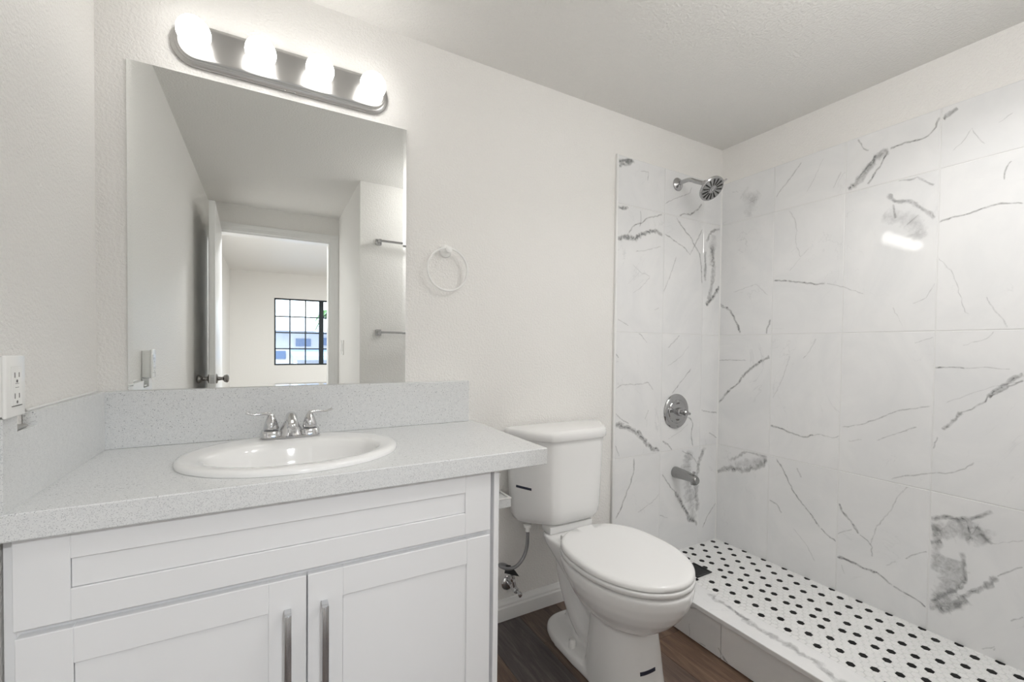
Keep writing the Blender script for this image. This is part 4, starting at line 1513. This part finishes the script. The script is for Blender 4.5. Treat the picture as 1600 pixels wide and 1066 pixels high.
ts = thing('tub_spout', 'grey metal water spout low on the marble plumbing wall', 'spout', (SX, 0, 0.486))
bm = NB()
secs = []
for t, r, dz, w in ((0.0, 0.029, 0.0, 1.0), (0.006, 0.030, 0.0, 1.0), (0.03, 0.028, 0.0, 1.0), (0.07, 0.0245, -0.001, 1.0), (0.10, 0.0225, -0.003, 1.0), (0.122, 0.021, -0.006, 1.0), (0.134, 0.0195, -0.010, 1.0), (0.139, 0.016, -0.012, 1.0)):
    secs.append([Vector((SX + 0.006 + r * math.cos(2 * PI * k / 28) * w, TF - t, 0.486 + dz + r * math.sin(2 * PI * k / 28))) for k in range(28)])
loft(bm, secs)
lathe(bm, [(0.0165, 0.0), (0.0175, 0.014), (0.0165, 0.022), (0.012, 0.022)], (SX + 0.006, TF - 0.117, 0.474), (0, -0.12, -1), 24)
obj('body', bm, 'spout_metal', ts, angle=45)
bm = NB()
lathe(bm, [(0.0045, 0), (0.0045, 0.010), (0.007, 0.011), (0.0065, 0.018), (0.002, 0.019)], (SX + 0.006, TF - 0.118, 0.499), (0, 0, 1), 16)
obj('diverter_pull', bm, 'shower_chrome', ts)

# ---------------------------------------------------------------- towel bars on the short wall, seen in the mirror
def towel_bar(z, label):
    xa, xb, y = 1.066, 1.52, AW - 0.008
    t = thing('towel_bar', label, 'towel bar', (xa, y, z), 'towel bars on the short wall')
    for x in (xa, xb):
        bm = NB()
        box(bm, x - 0.020, x + 0.020, y + 0.0005, y + 0.010, z - 0.020, z + 0.020, 0.003, 2)
        box(bm, x - 0.010, x + 0.010, y + 0.0095, y + 0.062, z - 0.010, z + 0.010, 0.002, 2)
        obj('post', bm, 'shower_chrome', t)
    bm = NB()
    box(bm, xa + 0.0102, xb - 0.0102, y + 0.046, y + 0.060, z - 0.007, z + 0.007, 0.002, 2)
    obj('bar', bm, 'shower_chrome', t)
    return t


towel_bar(1.848, 'upper square chrome towel bar seen at the mirror right edge')
towel_bar(1.226, 'lower square chrome towel bar seen at the mirror right edge')

ls = thing('light_switch', 'white wall switch beside the doorway, seen in the mirror', 'light switch', (0.945, -2.31, 1.115))
bm = NB()
box(bm, 0.9385, 0.9445, -2.37, -2.25, 1.055, 1.177, 0.002, 2)
obj('cover_plate', bm, 'plastic_white', ls)
for yy in (-2.285, -2.335):
    bm = NB()
    box(bm, 0.9345, 0.9383, yy - 0.016, yy + 0.016, 1.083, 1.149, 0.0015, 1)
    obj('rocker', bm, 'plastic_white', ls)

# ---------------------------------------------------------------- added fill lights, out of view, evening out the brightness
def fill_light(name, loc, size, watts, col):
    d = bpy.data.lights.new(name, 'AREA')
    d.shape = 'DISK'
    d.size = size
    d.energy = watts
    d.color = col
    o = bpy.data.objects.new(name, d)
    COL.objects.link(o)
    o.location = loc
    return o


def fill_dome(x, y, z, label, watts, col):  # added fixture, its disk light fills through the doorway
    t = thing('dome_fill_light', label, 'fill light', (x, y, z))
    bm = NB()
    lathe(bm, [(0.15, 0.0005), (0.15, 0.012), (0.146, 0.016)], (x, y, z), (0, 0, -1), 40)
    obj('canopy', bm, 'nickel', t)
    bm = NB()
    lathe(bm, [(0.135, 0.0165), (0.135, 0.03), (0.11, 0.045), (0.06, 0.054), (0.005, 0.056)], (x, y, z), (0, 0, -1), 40)
    obj('shade', bm, 'plastic_white', t)
    l_ = fill_light('fill_light', (x, y, z - 0.062), 0.26, watts, col)
    l_.parent = t
    l_.matrix_parent_inverse = Matrix.Translation(-Vector((x, y, z)))


GX, GY, GZ = 1.55, -1.26, 2.05  # globe added above the frame to brighten the whole bathroom
t = thing('globe_fill_light', 'added opal globe fill light on a short stem, out of view under the bathroom ceiling', 'fill light', (GX, GY, H))
bm = NB()
lathe(bm, [(0.06, 0.0005), (0.06, 0.010), (0.050, 0.018), (0.010, 0.022)], (GX, GY, H), (0, 0, -1), 32)
tube(bm, [(GX, GY, H - 0.018), (GX, GY, GZ + 0.095)], 0.008, 14)
lathe(bm, [(0.034, 0.0), (0.034, 0.020), (0.010, 0.024)], (GX, GY, GZ + 0.084), (0, 0, 1), 28)
obj('stem', bm, 'nickel', t)
bm = NB()
sphere(bm, (GX, GY, GZ), 0.09, 32, 20)
obj('globe', bm, 'globe', t, angle=80)
fill_dome(0.8, -3.2, 2.30, 'added round fill light, unseen on the bedroom ceiling beyond the doorway', ROOM_FILL_WATTS, (0.97, 0.985, 1.0))  # added near the door to brighten cabinet front and toilet
fill_dome(2.2, -5.0, 2.30, 'added round fill light, unseen at the far side of the bedroom', FAR_FILL_WATTS, (0.97, 0.985, 1.0))  # added to brighten the bedroom in the mirror
t = thing('shower_fill_light', 'added round white fill light, out of view above the mosaic shower floor', 'downlight', (1.95, -1.22, H))  # added above the frame to brighten tiles and shower floor
bm = NB()
lathe(bm, [(0.085, 0.0005), (0.085, 0.004), (0.070, 0.006), (0.068, 0.003), (0.066, 0.0015)], (1.95, -1.22, H), (0, 0, -1), 40)
obj('rim', bm, 'plastic_white', t)
l_ = fill_light('fill_light', (1.95, -1.22, H - 0.008), 0.13, SHOWER_FILL_WATTS, (1.0, 0.995, 0.985))
l_.data.spread = math.radians(140)
l_.parent = t
l_.matrix_parent_inverse = Matrix.Translation(-Vector((1.95, -1.22, H)))

# ---------------------------------------------------------------- the world outside the bedroom window
bm = NB()
box(bm, -16, 20, -40, -6.75, -3.1, -3.0)
struct('ground_outside', bm, 'asphalt', smooth=False)
hs = thing('neighbour_house', 'pale house with low roof across the street, seen through the black grid window', 'house', (3.0, -22.0, -3.0))
bm = NB()
box(bm, -8, 12, -24, -20, -2.99, 1.72)
obj('wall', bm, 'house_wall', hs, smooth=False)
bm = NB()
loft(bm, [[(x, -19.2, 1.73), (x, -22.0, 2.45), (x, -24.6, 1.73)] for x in (-8.6, 3.6)])
loft(bm, [[(x, -18.9, 1.70), (x, -21.6, 2.75), (x, -24.6, 1.70)] for x in (2.2, 12.0)])
obj('roof', bm, 'house_roof', hs, smooth=False)
for x, z in ((1.75, 1.25), (2.75, 1.30), (0.75, 0.70), (4.4, 1.25), (-0.8, 1.25)):
    bm = NB()
    box(bm, x - 0.30, x + 0.30, -19.995, -19.94, z - 0.17, z + 0.17)
    obj('window', bm, 'house_dark', hs, smooth=False)
bm = NB()
loft(bm, [[(x, -19.99, 0.95), (x, -17.2, 0.72), (x, -17.2, 0.55), (x, -19.99, 0.80)] for x in (1.2, 6.6)])
obj('awning', bm, 'awning', hs, smooth=False)
for x in (1.3, 3.9, 6.5):
    bm = NB()
    box(bm, x - 0.06, x + 0.06, -17.4, -17.28, -2.99, 0.60)
    obj('awning_post', bm, 'trim', hs, smooth=False)
PX, PY, PZ = 2.32, -15.0, 2.30
pt = thing('palm_tree', 'small green palm at the right side of the black grid window', 'palm', (PX, PY, -3.0))
bm = NB()
tube(bm, smooth_path([(PX, PY, -2.99), (PX + 0.06, PY, -1.2), (PX - 0.03, PY, 0.6), (PX, PY, PZ)], 5), [0.13 - 0.004 * k for k in range(16)], 12)
obj('trunk', bm, 'trunk', pt)
rnd = random.Random(9)
for k in range(16):
    bm = NB()
    a = 2 * PI * k / 16 + rnd.uniform(-0.15, 0.15)
    L = rnd.uniform(0.45, 0.65)
    lift = rnd.uniform(0.1, 0.5)
    pts = [Vector((PX + math.cos(a) * L * t, PY + math.sin(a) * L * t, PZ + lift * t * 1.2 - 0.75 * t * t)) for t in (0, 0.25, 0.5, 0.75, 1.0)]
    for q, (p_, n_) in enumerate(zip(pts[:-1], pts[1:])):
        w = 0.08 * (1 - 0.2 * q)
        side = Vector((-math.sin(a), math.cos(a), 0)) * w
        drop = Vector((0, 0, -0.05))
        loft(bm, [[v - side + drop, v, v + side + drop, v - Vector((0, 0, 0.012))] for v in (p_, n_)])
    obj('frond', bm, 'leaf', pt, smooth=False)
